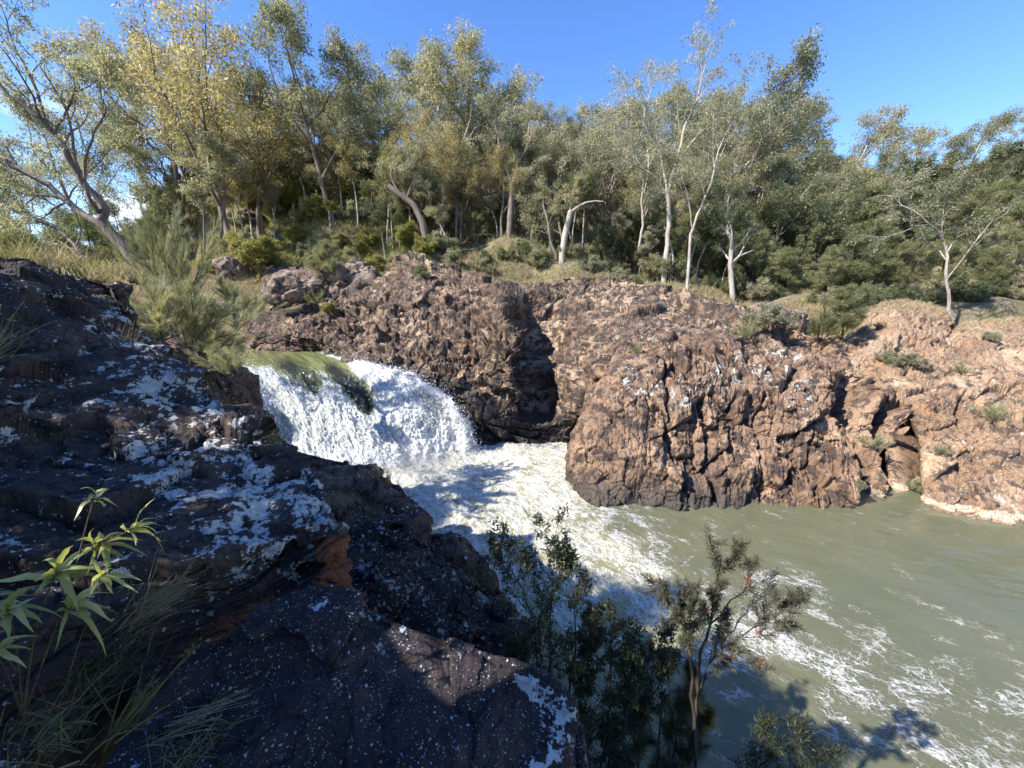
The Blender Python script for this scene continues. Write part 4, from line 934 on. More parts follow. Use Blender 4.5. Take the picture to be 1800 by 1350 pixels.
class Grow:
    """a branching skeleton; tips are (point, outward direction)"""
    def __init__(s, seed, levels, sides=(8, 6, 4, 3, 3)):
        s.rg = np.random.default_rng(seed); s.L = levels; s.polys = []; s.tips = []; s.sides = sides
    def limb(s, p, d, length, r0, lv, n=None, r1=None):
        c = s.L[min(lv, len(s.L) - 1)]; n = n or c.get('n', 6)
        pts = [np.array(p, float)]; d = unit(np.array(d, float)); st = length / n
        for i in range(n):
            d = unit(d + s.rg.normal(0, c['wig'], 3) + np.array((0, 0, c['up'])) + np.array(c.get('pull', (0, 0, 0))))
            pts.append(pts[-1] + d * st)
        r1 = r1 if r1 is not None else r0 * c.get('taper', 0.35)
        s.along(np.array(pts), np.linspace(r0, r1, n + 1), lv)
    def along(s, pts, rad, lv):
        c = s.L[min(lv, len(s.L) - 1)]
        s.polys.append((pts, rad, s.sides[min(lv, 4)]))
        T = np.gradient(pts, axis=0); T = unit(T); L = np.linalg.norm(np.diff(pts, axis=0), axis=1).sum(); n = len(pts) - 1
        if lv >= len(s.L) - 1:
            k = c.get('tips', 2)
            for i in range(k):
                f = 1 - i * 0.75 / k; q = f * n; j = min(int(q), n - 1)
                s.tips.append((pts[j] + (pts[j + 1] - pts[j]) * (q - j), T[min(j, n)]))
            return
        m = c['kids']; m = s.rg.integers(m[0], m[1] + 1)
        t0 = c.get('from', 0.35); ang0 = s.rg.uniform(0, 6.28)
        for i in range(m):
            f = t0 + (1 - t0) * (i + s.rg.uniform(0.1, 0.9)) / m
            q = f * n; j = min(int(q), n - 1); p = pts[j] + (pts[j + 1] - pts[j]) * (q - j); t = T[j]
            a = ang0 + i * 2.4 + s.rg.normal(0, 0.4)
            x = unit(np.cross(t, (0.3, 0.2, 0.9) if abs(t[2]) < 0.8 else (1, 0.1, 0))); y = np.cross(t, x)
            sp = s.rg.uniform(*c.get('ang', (0.5, 0.9)))
            d = t * math.cos(sp) + (x * math.cos(a) + y * math.sin(a)) * math.sin(sp)
            le = L * s.rg.uniform(*c.get('len', (0.4, 0.6))) * (1.15 - 0.5 * f * c.get('short', 1.0))
            r = np.interp(q, np.arange(n + 1), rad) * c.get('rk', 0.6)
            s.limb(p, d, le, max(r, 0.004), lv + 1)
        # the leader goes on
        s.limb(pts[-1], T[-1], L * c.get('lead', 0.35), rad[-1] * 0.9, lv + 1)
    def leaves(s, per, rad, L, W, droop=0.8, out=0.4, var=0.3, flat=1.0, jit=1.0, mid=.45, clump=0.5, stem=0.0):
        rg = s.rg
        Pt = np.array([t[0] for t in s.tips]); Dt = np.array([t[1] for t in s.tips]); m = len(Pt)
        n = m * per; idx = np.repeat(np.arange(m), per)
        off = unit(rg.normal(size=(n, 3))) * (rg.random(n) ** 0.5)[:, None] * rad; off[:, 2] *= flat
        if stem: off = off * 0.25 - Dt[idx] * rg.random((n, 1)) * stem
        C = Pt[idx] + off
        A = unit(rg.normal(size=(n, 3)) * jit + np.array((0, 0, -droop)) + Dt[idx] * out)
        ct = rg.random(m)
        tone = np.clip(ct[idx] * clump + rg.random(n) * (1 - clump) + rg.normal(0, .05, n), 0, 1)
        return leaf_quads(C, A, L * rg.uniform(1 - var, 1 + var, n), W * rg.uniform(1 - var, 1 + var, n), tone, rg, mid)
def plant_meshes(name, g, leafdata, bark, leafm):
    V, Fc = tubes(g.polys)
    tm = np_mesh(name + '_trunk', V, Fc, bark)
    V, Fc, tone = leafdata
    cm = np_mesh(name + '_crown', V, Fc, leafm, smooth=False, attrs={'tone': tone})
    return tm, cm

GUM = [dict(wig=.10, up=.05, n=9, kids=(6, 8), ang=(.55, 1.05), len=(.50, .72), rk=.62, lead=.38, taper=.45, **{'from': .34}),
       dict(wig=.17, up=.10, n=6, kids=(3, 5), ang=(.4, .95), len=(.42, .65), rk=.6, lead=.4, **{'from': .35}),
       dict(wig=.22, up=.04, n=5, kids=(3, 5), ang=(.4, 1.1), len=(.45, .7), rk=.6, lead=.4, **{'from': .3}),
       dict(wig=.3, up=0.0, n=3, tips=3)]
def gum_proto(name, seed, h=18, bark='white_bark', leaf='gum', per=23, lr=.62, L=GUM, lean=(0, 0), r0=.24, tf=.5, lsz=(.24, .07)):
    g = Grow(seed, L)
    g.limb((0, 0, -0.4), (lean[0], lean[1], 1), h * tf + .4, r0, 0)
    top = max(t[0][2] for t in g.tips)
    lv = g.leaves(per, lr, lsz[0], lsz[1], 0.9, 0.35, flat=.75)
    return plant_meshes(name, g, lv, M[bark], M[leaf]) + (top + 0.3,)
OAK = [dict(wig=.06, up=.05, n=8, kids=(14, 17), ang=(.8, 1.2), len=(.34, .50), rk=.4, lead=.2, taper=.3, short=1.1, **{'from': .12}),
       dict(wig=.14, up=.10, n=5, kids=(5, 6), ang=(.4, .8), len=(.35, .55), rk=.5, lead=.3, **{'from': .25}),
       dict(wig=.2, up=.05, n=3, tips=3)]
def oak_proto(name, seed, h=8, leaf='oak', per=46, lr=.40, lsz=(.34, .035), L=OAK, r0=.13, droop=0.2, out=.9, bark='dark_bark'):
    g = Grow(seed, L, (6, 4, 3, 3, 3))
    g.limb((0, 0, -0.3), (0, 0, 1), h * .82 + .3, r0, 0)
    top = max(t[0][2] for t in g.tips)
    return plant_meshes(name, g, g.leaves(per, lr, lsz[0], lsz[1], droop, out, flat=.6), M[bark], M[leaf]) + (top + 0.3,)
BUSH = [dict(wig=.1, up=.05, n=3, kids=(9, 11), ang=(.3, 1.25), len=(1.1, 2.0), rk=.7, lead=1.3, **{'from': .05}),
        dict(wig=.16, up=.08, n=5, kids=(4, 6), ang=(.35, .8), len=(.35, .6), rk=.6, lead=.35, **{'from': .3}),
        dict(wig=.25, up=.04, n=3, tips=4)]
def bush_proto(name, seed, h=2.2, leaf='gum', per=26, lr=.24, lsz=(.16, .06), droop=.1, out=.6):
    g = Grow(seed, BUSH, (5, 4, 3, 3, 3))
    g.limb((0, 0, -0.2), (0, 0, 1), h * .32 + .2, .05, 0)
    top = max(t[0][2] for t in g.tips)
    return plant_meshes(name, g, g.leaves(per, lr, lsz[0], lsz[1], droop, out), M['twig'], M[leaf]) + (top + 0.1,)

PROTO = {}
for i, sd_ in enumerate((11, 12, 13, 14, 15)):
    PROTO['gum%d' % i] = gum_proto('gum_tree', sd_, bark=('white_bark', 'grey_bark', 'white_bark', 'grey_bark', 'white_bark')[i], leaf=('gum', 'gum', 'gumpale', 'gumpale', 'gum')[i], lean=((.1, 0), (-.16, 0), (.05, .05), (-.05, 0), (.18, 0))[i], r0=(.24, .20, .22, .2, .2)[i])
for i, sd_ in enumerate((21, 22, 23)):
    PROTO['gold%d' % i] = gum_proto('gum_tree', sd_, bark='grey_bark', leaf='gumgold', lean=((-.35, 0), (-.2, 0), (.05, 0))[i], r0=.2, per=22, lsz=(.20, .065))
SLIM = [dict({**GUM[0], 'from': .62}, kids=(6, 8), len=(.20, .34), ang=(.4, .9), taper=.4), dict(GUM[1], kids=(3, 4)), dict(wig=.3, up=0, n=3, tips=4)]
for i, sd_ in enumerate((31, 32, 33, 34)):
    PROTO['slim%d' % i] = gum_proto('gum_sapling', sd_, h=10, bark=('white_bark', 'grey_bark', 'white_bark', 'white_bark')[i], leaf=('gum', 'gumpale', 'dark', 'gumgold')[i], L=SLIM, per=26, lr=.5, r0=.115, tf=.80, lean=((.06, 0), (-.1, 0), (0, .1), (-.05, 0))[i], lsz=(.24, .075))
for i, sd_ in enumerate((41, 42, 43, 44)):
    PROTO['oak%d' % i] = oak_proto('she_oak', sd_, leaf=('oak', 'oak', 'dark', 'oak')[i], h=(8, 7, 8, 6)[i], **({} if i != 2 else dict(lsz=(.22, .09), per=34, droop=.3)))
for i, (sd_, lf) in enumerate(((51, 'gum'), (52, 'dark'), (53, 'yellow'), (54, 'gumpale'), (55, 'yellow'), (56, 'dark'))):
    PROTO['bush%d' % i] = bush_proto('shrub', sd_, leaf=lf)

TOPOFF = {}
def top_offset(kind):
    """how far the head of a prototype stands from its foot"""
    if kind not in TOPOFF:
        me = PROTO[kind][1]; co = np.empty(len(me.vertices) * 3, np.float32); me.vertices.foreach_get('co', co); co = co.reshape(-1, 3)
        TOPOFF[kind] = co[co[:, 2] > co[:, 2].max() * .82].mean(0)[:2] / PROTO[kind][2]
    return TOPOFF[kind]
def lean_back(kind, x, h, rz):
    o_ = top_offset(kind); return x - .85 * h * (math.cos(rz) * o_[0] - math.sin(rz) * o_[1])
def plant(kind, name, x, y, h, rz, label, cat, group=None, z=None, wide=1.0, parts=('trunk', 'crown')):
    tm, cm, top = PROTO[kind]
    if z is None: z = float(terr(x, y)[0])
    e = empty(name, (x, y, z), rz)
    k = h / top; e.scale = (k * wide, k * wide, k)
    link(parts[0], tm, e); link(parts[1], cm, e)
    tag(e, label, cat, group); return e
def gpos(px, d):
    """world x of that pixel column at ground level, d metres ahead"""
    z = 10.0
    for _ in range(6):
        q = np.array([0, d, z]) - CAM; c, s_ = math.cos(PITCH), math.sin(PITCH)
        f = q[1] * c - q[2] * s_
        x = (px - 900) / F * f
        z = float(terr(x, d, False)[0])
    return x
def gposv(px, d):
    z = np.full(len(px), 10.0); c, s_ = math.cos(PITCH), math.sin(PITCH)
    for _ in range(5):
        x = (px - 900) / F * (d * c - (z - CAM[2]) * s_); z = terr(x, d, False)
    return x
def to_top(px, d, top_py):
    return float(D(px, top_py, d)[2])
WORDS = ['first', 'second', 'third', 'fourth', 'fifth', 'sixth', 'seventh', 'eighth', 'ninth', 'tenth', 'eleventh', 'twelfth', 'thirteenth', 'fourteenth', 'fifteenth', 'sixteenth', 'seventeenth', 'eighteenth', 'nineteenth', 'twentieth',
         'twenty-first', 'twenty-second', 'twenty-third', 'twenty-fourth', 'twenty-fifth', 'twenty-sixth', 'twenty-seventh', 'twenty-eighth', 'twenty-ninth', 'thirtieth',
         'thirty-first', 'thirty-second', 'thirty-third', 'thirty-fourth', 'thirty-fifth', 'thirty-sixth', 'thirty-seventh', 'thirty-eighth', 'thirty-ninth', 'fortieth']
prg = random.Random(99)
def stand(rows_, kinds, name, cat, group, phrase):
    """a row of like plants (px, d, top_py or height): each labelled by its place counted along the row"""
    rows_ = sorted(rows_, key=lambda r: r[0])
    for i, (px, d, top, k) in enumerate(rows_):
        x = gpos(px, d); z = float(terr(x, d)[0])
        if top > 2000: h = top - 2000.0
        else: h = max(2.0, to_top(px, d, top) - z)
        k = k or prg.choice(kinds); rz = prg.uniform(-.6, .6)
        if name == 'gum_tree': x = lean_back(k, x, h, rz); z = float(terr(x, d)[0])
        plant(k, name, x, d, h, rz, '%s %s, counted from the left' % (WORDS[i], phrase), cat, group, z=z - 0.1, wide=prg.uniform(.9, 1.15))

# tall gums that make the skyline (px, distance, top, kind, label)
TALL = [(365, 47, -45, 'gold0', 'tallest golden-leaved gum on the hill, its top cut off by the picture edge'),
        (300, 55, 45, 'gold1', 'golden gum on the hill crest leaning over the leaning riverside tree'),
        (455, 52, 70, 'gold2', 'golden gum standing just right of the tallest golden gum'),
        (565, 52, 22, 'gum1', 'grey-trunked gum with a narrow pointed top over the yellow slope'),
        (640, 55, 78, 'gum4', 'round-topped gum between the pointed gum and the very tall pale one'),
        (735, 50, -5, 'gum2', 'very tall pale gum with a sparse feathery top reaching the picture edge'),
        (825, 56, 88, 'gum0', 'dark-tufted gum next to the very tall pale one'),
        (885, 54, 115, 'gum3', 'thin gum with bare twiggy top beside the open dip in the skyline'),
        (965, 60, 172, 'gum4', 'low grey gum at the dip in the skyline'),
        (1035, 58, 150, 'gum0', 'gum at the foot of the large pale pair, just left of them'),
        (1310, 52, 105, 'gum3', 'broad pale gum on the right shoulder of the large pale pair'),
        (1355, 57, 165, 'gum1', 'gum at the edge of the tall stand before the skyline drops'),
        (1480, 52, 190, 'gum0', 'lone domed gum rising from the dark green slope, white forked limbs'),
        (1600, 66, 222, 'gum1', 'distant thin gum on the dark green ridge'),
        (1700, 58, 186, 'gum4', 'flat-topped dark gum standing above the ridge near the frame edge'),
        (1765, 68, 200, 'gum3', 'wispy half-bare gum on the ridge crest'),
        (190, 60, 190, 'gum3', 'distant sparse gum seen through the leaning riverside tree'),
        (80, 70, 250, 'gum2', 'distant gum low behind the leaning riverside tree, near the clouds'),
        (-60, 60, 150, 'gum0', 'gum at the far side of the river at the frame edge'),
        (250, 66, 160, 'gold1', 'distant golden gum between the leaning tree and the hill')]
for i, (px, d, top, k, lab) in enumerate(TALL):
    x = gpos(px, d); z = float(terr(x, d)[0]); h = to_top(px, d, top) - z
    rz = prg.uniform(-.5, .5) if 'gold' in k else prg.uniform(0, 6.28)
    x = lean_back(k, x, h, rz); z = float(terr(x, d)[0])
    plant(k, 'gum_tree', x, d, h, rz, lab, 'gum tree', 'tall gums on the hillside', z=z - .2, wide=1.0)
# the second rank behind them closes the gaps
stand([(px, d, t, None) for px, d, t in [(330, 62, 120), (410, 66, 110), (500, 62, 130), (540, 70, 120), (610, 68, 130), (680, 64, 120), (715, 72, 130), (790, 66, 130), (860, 68, 160), (920, 70, 190), (1000, 68, 185), (1080, 64, 150), (1130, 70, 150), (1190, 66, 140), (1260, 66, 130), (1330, 70, 170), (1400, 66, 235), (1450, 70, 235)]],
      ['gum0', 'gum1', 'gum2', 'gum3', 'gum4'], 'gum_tree', 'gum tree', 'gums filling the back of the wood', 'gum in the hazy back rank of the wood')
stand([(px, d, t, None) for px, d, t in [(310, 54, 190), (365, 58, 170), (440, 62, 160), (560, 62, 165), (650, 54, 180), (720, 48, 220), (760, 52, 180), (800, 48, 220), (845, 52, 190), (880, 48, 240), (930, 52, 220), (970, 48, 260)]],
      ['gold1', 'gold2', 'gum1', 'gum3', 'gold2', 'gum4'], 'gum_tree', 'gum tree', 'middle gums above the ridge', 'olive gum in the middle rank above the waterfall ridge')
stand([(px, d, t, None) for px, d, t in [(1015, 52, 215), (1060, 50, 200), (1095, 54, 190), (1125, 48, 240), (1160, 52, 200), (1210, 54, 190), (1255, 48, 230), (1290, 52, 200), (1330, 48, 260), (1365, 52, 240), (1410, 50, 290)]],
      ['gum0', 'gum2', 'gum3', 'gum4'], 'gum_tree', 'gum tree', 'middle gums behind the bluff', 'grey-green gum in the middle rank behind the bluff')
# slender saplings with thin trunks along the foot of the wood
def sap(x0, x1, n, d0, d1, t0, t1, seed):
    r = random.Random(seed); return [(x0 + (x1 - x0) * (i + r.uniform(.1, .9)) / n, r.uniform(d0, d1), r.uniform(t0, t1), None) for i in range(n)]
stand(sap(300, 740, 34, 46, 60, 190, 290, 1), ['slim3', 'slim1', 'slim3', 'slim0'], 'gum_sapling', 'sapling', 'saplings on the yellow slope', 'slender sapling on the yellow-green slope')
stand(sap(640, 1010, 26, 43, 54, 250, 380, 2), ['slim0', 'slim1', 'slim2'], 'gum_sapling', 'sapling', 'saplings behind the ridge', 'slender sapling at the wood edge behind the ridge')
stand(sap(1000, 1400, 28, 40, 52, 260, 400, 3), ['slim0', 'slim1', 'slim2'], 'gum_sapling', 'sapling', 'saplings behind the bluff', 'slender sapling at the wood edge behind the bluff')
stand(sap(1380, 1900, 16, 42, 58, 260, 400, 4), ['slim1', 'slim2', 'slim0'], 'gum_sapling', 'sapling', 'saplings among the she-oaks', 'pale-stemmed sapling rising among the dark she-oaks')
# she-oaks and wattles packed on the right-hand slope
OK_ = ['oak0', 'oak1', 'oak2', 'oak3']
stand([(px, d, t, None) for px, d, t in [(1320, 40, 400), (1370, 39, 430), (1405, 42, 390), (1440, 38, 430), (1480, 40, 400), (1510, 42, 380), (1545, 41, 400), (1590, 40, 400), (1640, 39, 420), (1690, 38, 400), (1730, 36, 430), (1775, 36, 400), (1820, 36, 410), (1870, 36, 390), (1930, 36, 390)]],
      OK_, 'she_oak', 'she-oak', 'front she-oaks', 'bushy she-oak in the front row above the knolls')
stand([(px, d, t, None) for px, d, t in [(1345, 46, 330), (1390, 48, 310), (1430, 46, 330), (1475, 48, 320), (1520, 46, 320), (1560, 48, 310), (1610, 46, 330), (1655, 48, 310), (1700, 46, 320), (1745, 47, 310), (1790, 44, 320), (1840, 44, 300), (1900, 44, 290)]],
      OK_, 'she_oak', 'she-oak', 'middle she-oaks', 'dense she-oak halfway up the dark green slope')
stand([(px, d, t, None) for px, d, t in [(1420, 58, 270), (1470, 60, 270), (1515, 58, 275), (1555, 60, 265), (1600, 58, 270), (1650, 60, 260), (1700, 58, 260), (1745, 60, 250), (1790, 56, 240), (1840, 56, 225), (1890, 54, 215), (1950, 50, 220), (1990, 46, 250)]],
      OK_, 'she_oak', 'she-oak', 'back she-oaks', 'she-oak on the crest of the dark green slope')
stand([(px, d, t, None) for px, d, t in [(1060, 46, 380), (1110, 47, 370), (1200, 48, 370), (1250, 46, 360), (1290, 44, 390), (840, 48, 370), (790, 50, 360), (940, 50, 360), (880, 52, 340), (1000, 50, 350), (1150, 50, 340), (1330, 47, 350), (760, 54, 330)]],
      ['oak2', 'oak3', 'oak2', 'oak1'], 'wattle', 'wattle', 'dark wattles under the gums', 'dark wattle in the shade under the gums')
stand([(px, d, t, None) for px, d, t in [(20, 34, 380), (60, 38, 370), (110, 42, 390), (-50, 30, 340), (150, 50, 370), (200, 48, 370), (-120, 30, 300), (250, 52, 350)]],
      ['oak0', 'oak1', 'oak3'], 'she_oak', 'she-oak', 'she-oaks across the upper river', 'green she-oak low behind the leaning riverside tree')
# shrubs
stand(sap(400, 760, 29, 42, 49, 2001.4, 2002.8, 5), ['bush2', 'bush0', 'bush4', 'bush3', 'bush0'], 'shrub', 'shrub', 'shrubs above the gully', 'leafy shrub on the slope above the gully')
stand(sap(215, 440, 14, 33, 43, 2001.0, 2002.2, 16), ['bush3', 'bush0', 'bush4'], 'shrub', 'shrub', 'shrubs on the far river bank', 'shrub on the bank behind the feathery bushes')
stand(sap(380, 720, 24, 49, 58, 2001.5, 2003.0, 26), ['bush2', 'bush4', 'bush3'], 'shrub', 'shrub', 'sunlit shrubs in the middle of the slope', 'sunlit shrub halfway up the open slope')
stand(sap(390, 790, 34, 54, 72, 2002.8, 2005.0, 36), ['bush2', 'bush4', 'bush3', 'bush4'], 'shrub', 'shrub', 'tall shrubs under the hillside gums', 'tall bright shrub under the hillside gums')
stand(sap(300, 700, 28, 56, 68, 2002.0, 2003.6, 6), ['bush2', 'bush4', 'bush2', 'bush0'], 'shrub', 'shrub', 'yellow-green shrubs on the hill', 'yellow-green shrub high on the sunlit hill')
stand(sap(700, 1080, 26, 41.5, 47, 2001.0, 2002.4, 7), ['bush0', 'bush1', 'bush3', 'bush0'], 'shrub', 'shrub', 'shrubs behind the ridge', 'low shrub at the wood edge behind the ridge')
stand(sap(1040, 1470, 28, 38, 44, 2001.0, 2002.6, 8), ['bush0', 'bush1', 'bush5', 'bush3'], 'shrub', 'shrub', 'shrubs behind the bluff', 'low shrub at the wood edge behind the bluff')
stand(sap(1420, 1900, 22, 33.5, 38, 2001.0, 2002.6, 9), ['bush1', 'bush5', 'bush0'], 'shrub', 'shrub', 'shrubs under the she-oaks', 'low shrub under the she-oaks by the knolls')
# ---------------------------------------------------------------- trees with a shape of their own
def hero(name, mains, levels, bark, leaf, per, lr, lsz, seed, label, cat='gum tree', droop=.9, out=.35, group=None, flat=.75, base_z=None, jit=1.0, start=1, bare=0):
    """mains: list of ([(px, py, d), ...], r0, r1, level): limbs laid where they stand, the rest grown from them"""
    g = Grow(seed, levels)
    b = D(*mains[0][0][0])
    if base_z is not None: b[2] = base_z
    for k, (pl, r0, r1, lv) in enumerate(mains):
        pts = np.array([D(*p) for p in pl]) - b
        n = max(8, 3 * len(pl)); pts = cat_rom(pts, n)
        pts[1:-1] += g.rg.normal(0, 0.012 * np.linalg.norm(pts[-1] - pts[0]) / 3, (n - 2, 3))
        if k == 0: pts = np.concatenate([pts[:1] + (0, 0, -0.5), pts]); n += 1
        if lv is None: g.polys.append((pts, np.linspace(r0, r1, n), 8))
        else: g.along(pts, np.linspace(r0, r1, n), lv)
    tm, cm = plant_meshes(name, g, g.leaves(per, lr, lsz[0], lsz[1], droop, out, flat=flat, jit=jit), M[bark], M[leaf])
    e = empty(name, b); link('trunk', tm, e); link('crown', cm, e); tag(e, label, cat, group); return e
HL = [dict(wig=.12, up=.05, n=7, kids=(4, 6), ang=(.5, 1.0), len=(.35, .6), rk=.5, lead=.3, **{'from': .30}),
      dict(wig=.15, up=.12, n=6, kids=(5, 6), ang=(.4, .9), len=(.40, .62), rk=.55, lead=.4, **{'from': .3}),
      dict(wig=.2, up=.08, n=5, kids=(3, 5), ang=(.4, .9), len=(.4, .6), rk=.55, lead=.4, **{'from': .3}),
      dict(wig=.3, up=.02, n=3, tips=3)]
hero('leaning_gum', [([(240, 466, 18), (222, 440, 18), (190, 405, 18), (178, 385, 18)], .24, .19, None),
                     ([(178, 388, 18), (184, 365, 18), (150, 325, 17.8), (125, 285, 17.6), (95, 235, 17.4), (60, 200, 17.2), (20, 170, 17), (-30, 120, 16.8)], .17, .05, 1),
                     ([(190, 403, 18), (150, 378, 18), (110, 348, 18.2), (80, 322, 18.3), (40, 300, 18.6), (-10, 270, 18.8)], .15, .06, 1),
                     ([(176, 375, 18), (160, 352, 17.6), (148, 300, 17.4), (162, 240, 17.2), (185, 200, 17.0)], .08, .03, 1),
                     ([(110, 350, 18.2), (70, 342, 18.6), (45, 360, 19)], .07, .03, 2),
                     ([(85, 225, 17.4), (60, 150, 17.2), (25, 80, 17), (10, 30, 17)], .06, .02, 1),
                     ([(95, 235, 17.4), (130, 170, 17), (160, 150, 16.6)], .05, .02, 1)],
     HL, 'grey_bark', 'gum', 22, .26, (.15, .042), 61, 'big gum leaning out over the upper river with two long grey limbs')
hero('leaning_gum', [([(158, 470, 19), (140, 440, 19), (115, 415, 19.2), (85, 392, 19.5), (50, 380, 19.8)], .10, .04, 1), ([(140, 440, 19), (100, 430, 19.3), (60, 400, 19.6)], .05, .02, 2)],
     HL, 'grey_bark', 'gum', 16, .25, (.15, .042), 62, 'smaller gum leaning below the big leaning one, low over the river')
hero('broken_gum', [([(748, 418, 45), (742, 392, 45), (728, 362, 45), (705, 344, 45), (682, 326, 45)], .42, .26, None), ([(705, 344, 45), (692, 322, 45), (688, 300, 45), (705, 285, 45)], .16, .08, 1), ([(728, 362, 45), (716, 345, 45), (735, 300, 45), (745, 250, 46)], .12, .05, 1)],
     HL, 'grey_bark', 'gumpale', 26, .5, (.26, .07), 63, 'old gum with a curved broken grey trunk leaning over the ridge')
hero('forked_gum', [([(895, 418, 48), (898, 370, 48), (902, 320, 48)], .42, .32, None), ([(902, 322, 48), (912, 285, 48), (926, 262, 48), (930, 225, 48)], .26, .10, 1), ([(900, 335, 48), (893, 300, 48), (880, 260, 48), (870, 215, 48)], .2, .08, 1), ([(905, 318, 48), (918, 298, 48), (945, 290, 48)], .12, .05, 1)],
     HL, 'grey_bark', 'gumpale', 28, .55, (.26, .075), 64, 'gum with a thick straight dark trunk that forks high above the ridge')
hero('broken_gum', [([(988, 458, 43), (992, 420, 43), (1000, 385, 43), (1003, 372, 43)], .34, .28, None), ([(1003, 374, 43), (1018, 362, 42.6), (1035, 355, 42.3), (1060, 354, 42)], .15, .06, None), ([(1000, 380, 43), (1004, 360, 43), (1015, 335, 43)], .1, .04, 1)],
     HL, 'white_bark', 'gum', 24, .4, (.24, .07), 65, 'stout broken pale gum with a bare arm curving to the right')
hero('slanting_gum', [([(978, 448, 43.5), (968, 425, 43.5), (964, 395, 43.5), (955, 360, 44)], .2, .08, 1)],
     HL, 'grey_bark', 'gum', 24, .4, (.24, .07), 66, 'thin slanting gum touching the stout broken pale gum at its foot')
hero('white_gum', [([(1167, 494, 39), (1170, 450, 39), (1176, 390, 39), (1172, 330, 39)], .25, .18, None), ([(1172, 332, 39), (1165, 290, 39), (1150, 240, 39), (1130, 215, 39), (1142, 165, 40)], .12, .04, 1),
                   ([(1174, 340, 39), (1190, 280, 39), (1205, 220, 39), (1225, 175, 39), (1233, 135, 39)], .15, .05, 1), ([(1173, 345, 39), (1150, 310, 38.5), (1110, 285, 38), (1080, 240, 38)], .08, .03, 1), ([(1190, 285, 39), (1225, 240, 39), (1270, 200, 39)], .08, .03, 1)],
     HL, 'white_bark', 'gumpale', 26, .55, (.25, .07), 67, 'tall white-trunked gum, the higher of the pale pair behind the bluff')
hero('white_gum', [([(1207, 518, 37), (1210, 470, 37), (1214, 410, 37)], .15, .12, None), ([(1214, 412, 37), (1230, 370, 37), (1250, 320, 37), (1262, 270, 37), (1285, 215, 37)], .11, .03, 1), ([(1216, 400, 37), (1210, 350, 37), (1195, 300, 37)], .05, .02, 1)],
     HL, 'white_bark', 'gumpale', 24, .5, (.24, .065), 68, 'slim white gum bending right, standing in front of the tallest white gum')
hero('white_gum', [([(1124, 430, 42), (1130, 390, 42), (1128, 340, 42), (1140, 290, 42), (1132, 220, 42)], .14, .05, 1), ([(1130, 390, 42), (1145, 350, 42), (1160, 310, 42)], .06, .03, 1)],
     HL, 'white_bark', 'gumpale', 24, .5, (.24, .065), 69, 'slim white gum just left of the tallest white gum')
hero('crooked_tree', [([(1668, 572, 30), (1668, 520, 30), (1662, 480, 30), (1664, 440, 30), (1650, 410, 30), (1620, 380, 30)], .13, .05, 1), ([(1664, 445, 30), (1680, 420, 30), (1700, 405, 30)], .05, .02, 1), ([(1663, 440, 30), (1655, 400, 30), (1662, 350, 30)], .06, .02, 1)],
     HL, 'white_bark', 'gum', 24, .4, (.2, .06), 171, 'crooked pale thin tree growing between the two orange knolls')
hero('crooked_tree', [([(1288, 520, 38), (1284, 470, 38), (1286, 430, 38), (1278, 405, 38)], .26, .14, 1), ([(1284, 465, 38), (1300, 450, 38), (1325, 440, 38)], .12, .05, None), ([(1285, 440, 38), (1305, 425, 38), (1320, 400, 38)], .07, .03, 2)],
     HL, 'white_bark', 'dark', 22, .4, (.2, .07), 71, 'twisted tree with pale snapped limbs in the shade behind the bluff')
hero('hill_gum', [([(465, 372, 58), (460, 345, 58), (455, 320, 58)], .3, .24, None), ([(456, 322, 58), (450, 280, 58), (440, 230, 58), (425, 170, 58)], .18, .06, 1), ([(455, 325, 58), (430, 285, 58), (395, 245, 58), (350, 215, 58)], .16, .05, 1), ([(457, 322, 58), (462, 270, 58), (458, 200, 58)], .15, .05, 1)],
     HL, 'grey_bark', 'gumgold', 22, .6, (.28, .08), 72, 'many-stemmed gum on the bare patch of the hill, fanning out leftwards')
hero('hill_gum', [([(335, 345, 56), (320, 300, 56), (290, 250, 56), (260, 205, 56), (225, 170, 56)], .2, .06, 1), ([(300, 345, 58), (290, 300, 58), (270, 265, 58), (250, 230, 58)], .14, .05, 1)],
     HL, 'grey_bark', 'gum', 16, .5, (.26, .075), 73, 'thin dark-limbed gum arching left from the hill crest toward the river')
hero('dead_sapling', [([(1052, 480, 38), (1050, 440, 38), (1053, 400, 38), (1048, 360, 38)], .06, .02, None)], HL, 'grey_bark', 'dark', 1, .1, (.1, .03), 74, 'thin dead dark stem standing on the grassy crest beside the broken gum') if False else None

# trees on the bank behind the photographer, which shade the near rocks
for i, (x, y, h, k, wd) in enumerate([(-8.4, 0.9, 8.5, 'oak2', .95), (-11.8, 2.6, 9, 'oak1', 1.1), (-4.6, -4.9, 9, 'oak2', .85), (-4.5, -9.5, 10, 'oak0', 1.1), (-19, 8, 9, 'oak1', 1.2), (-16, 1.0, 11, 'oak2', 1.2), (0.5, -9.0, 9.5, 'oak2', 1.2)]):
    plant(k, 'she_oak', x, y, h, i * 1.3, '%s bushy tree on the bank behind the viewpoint' % WORDS[i], 'she-oak', 'trees behind the viewpoint', z=bank_z(x, y) - .3, wide=wd)

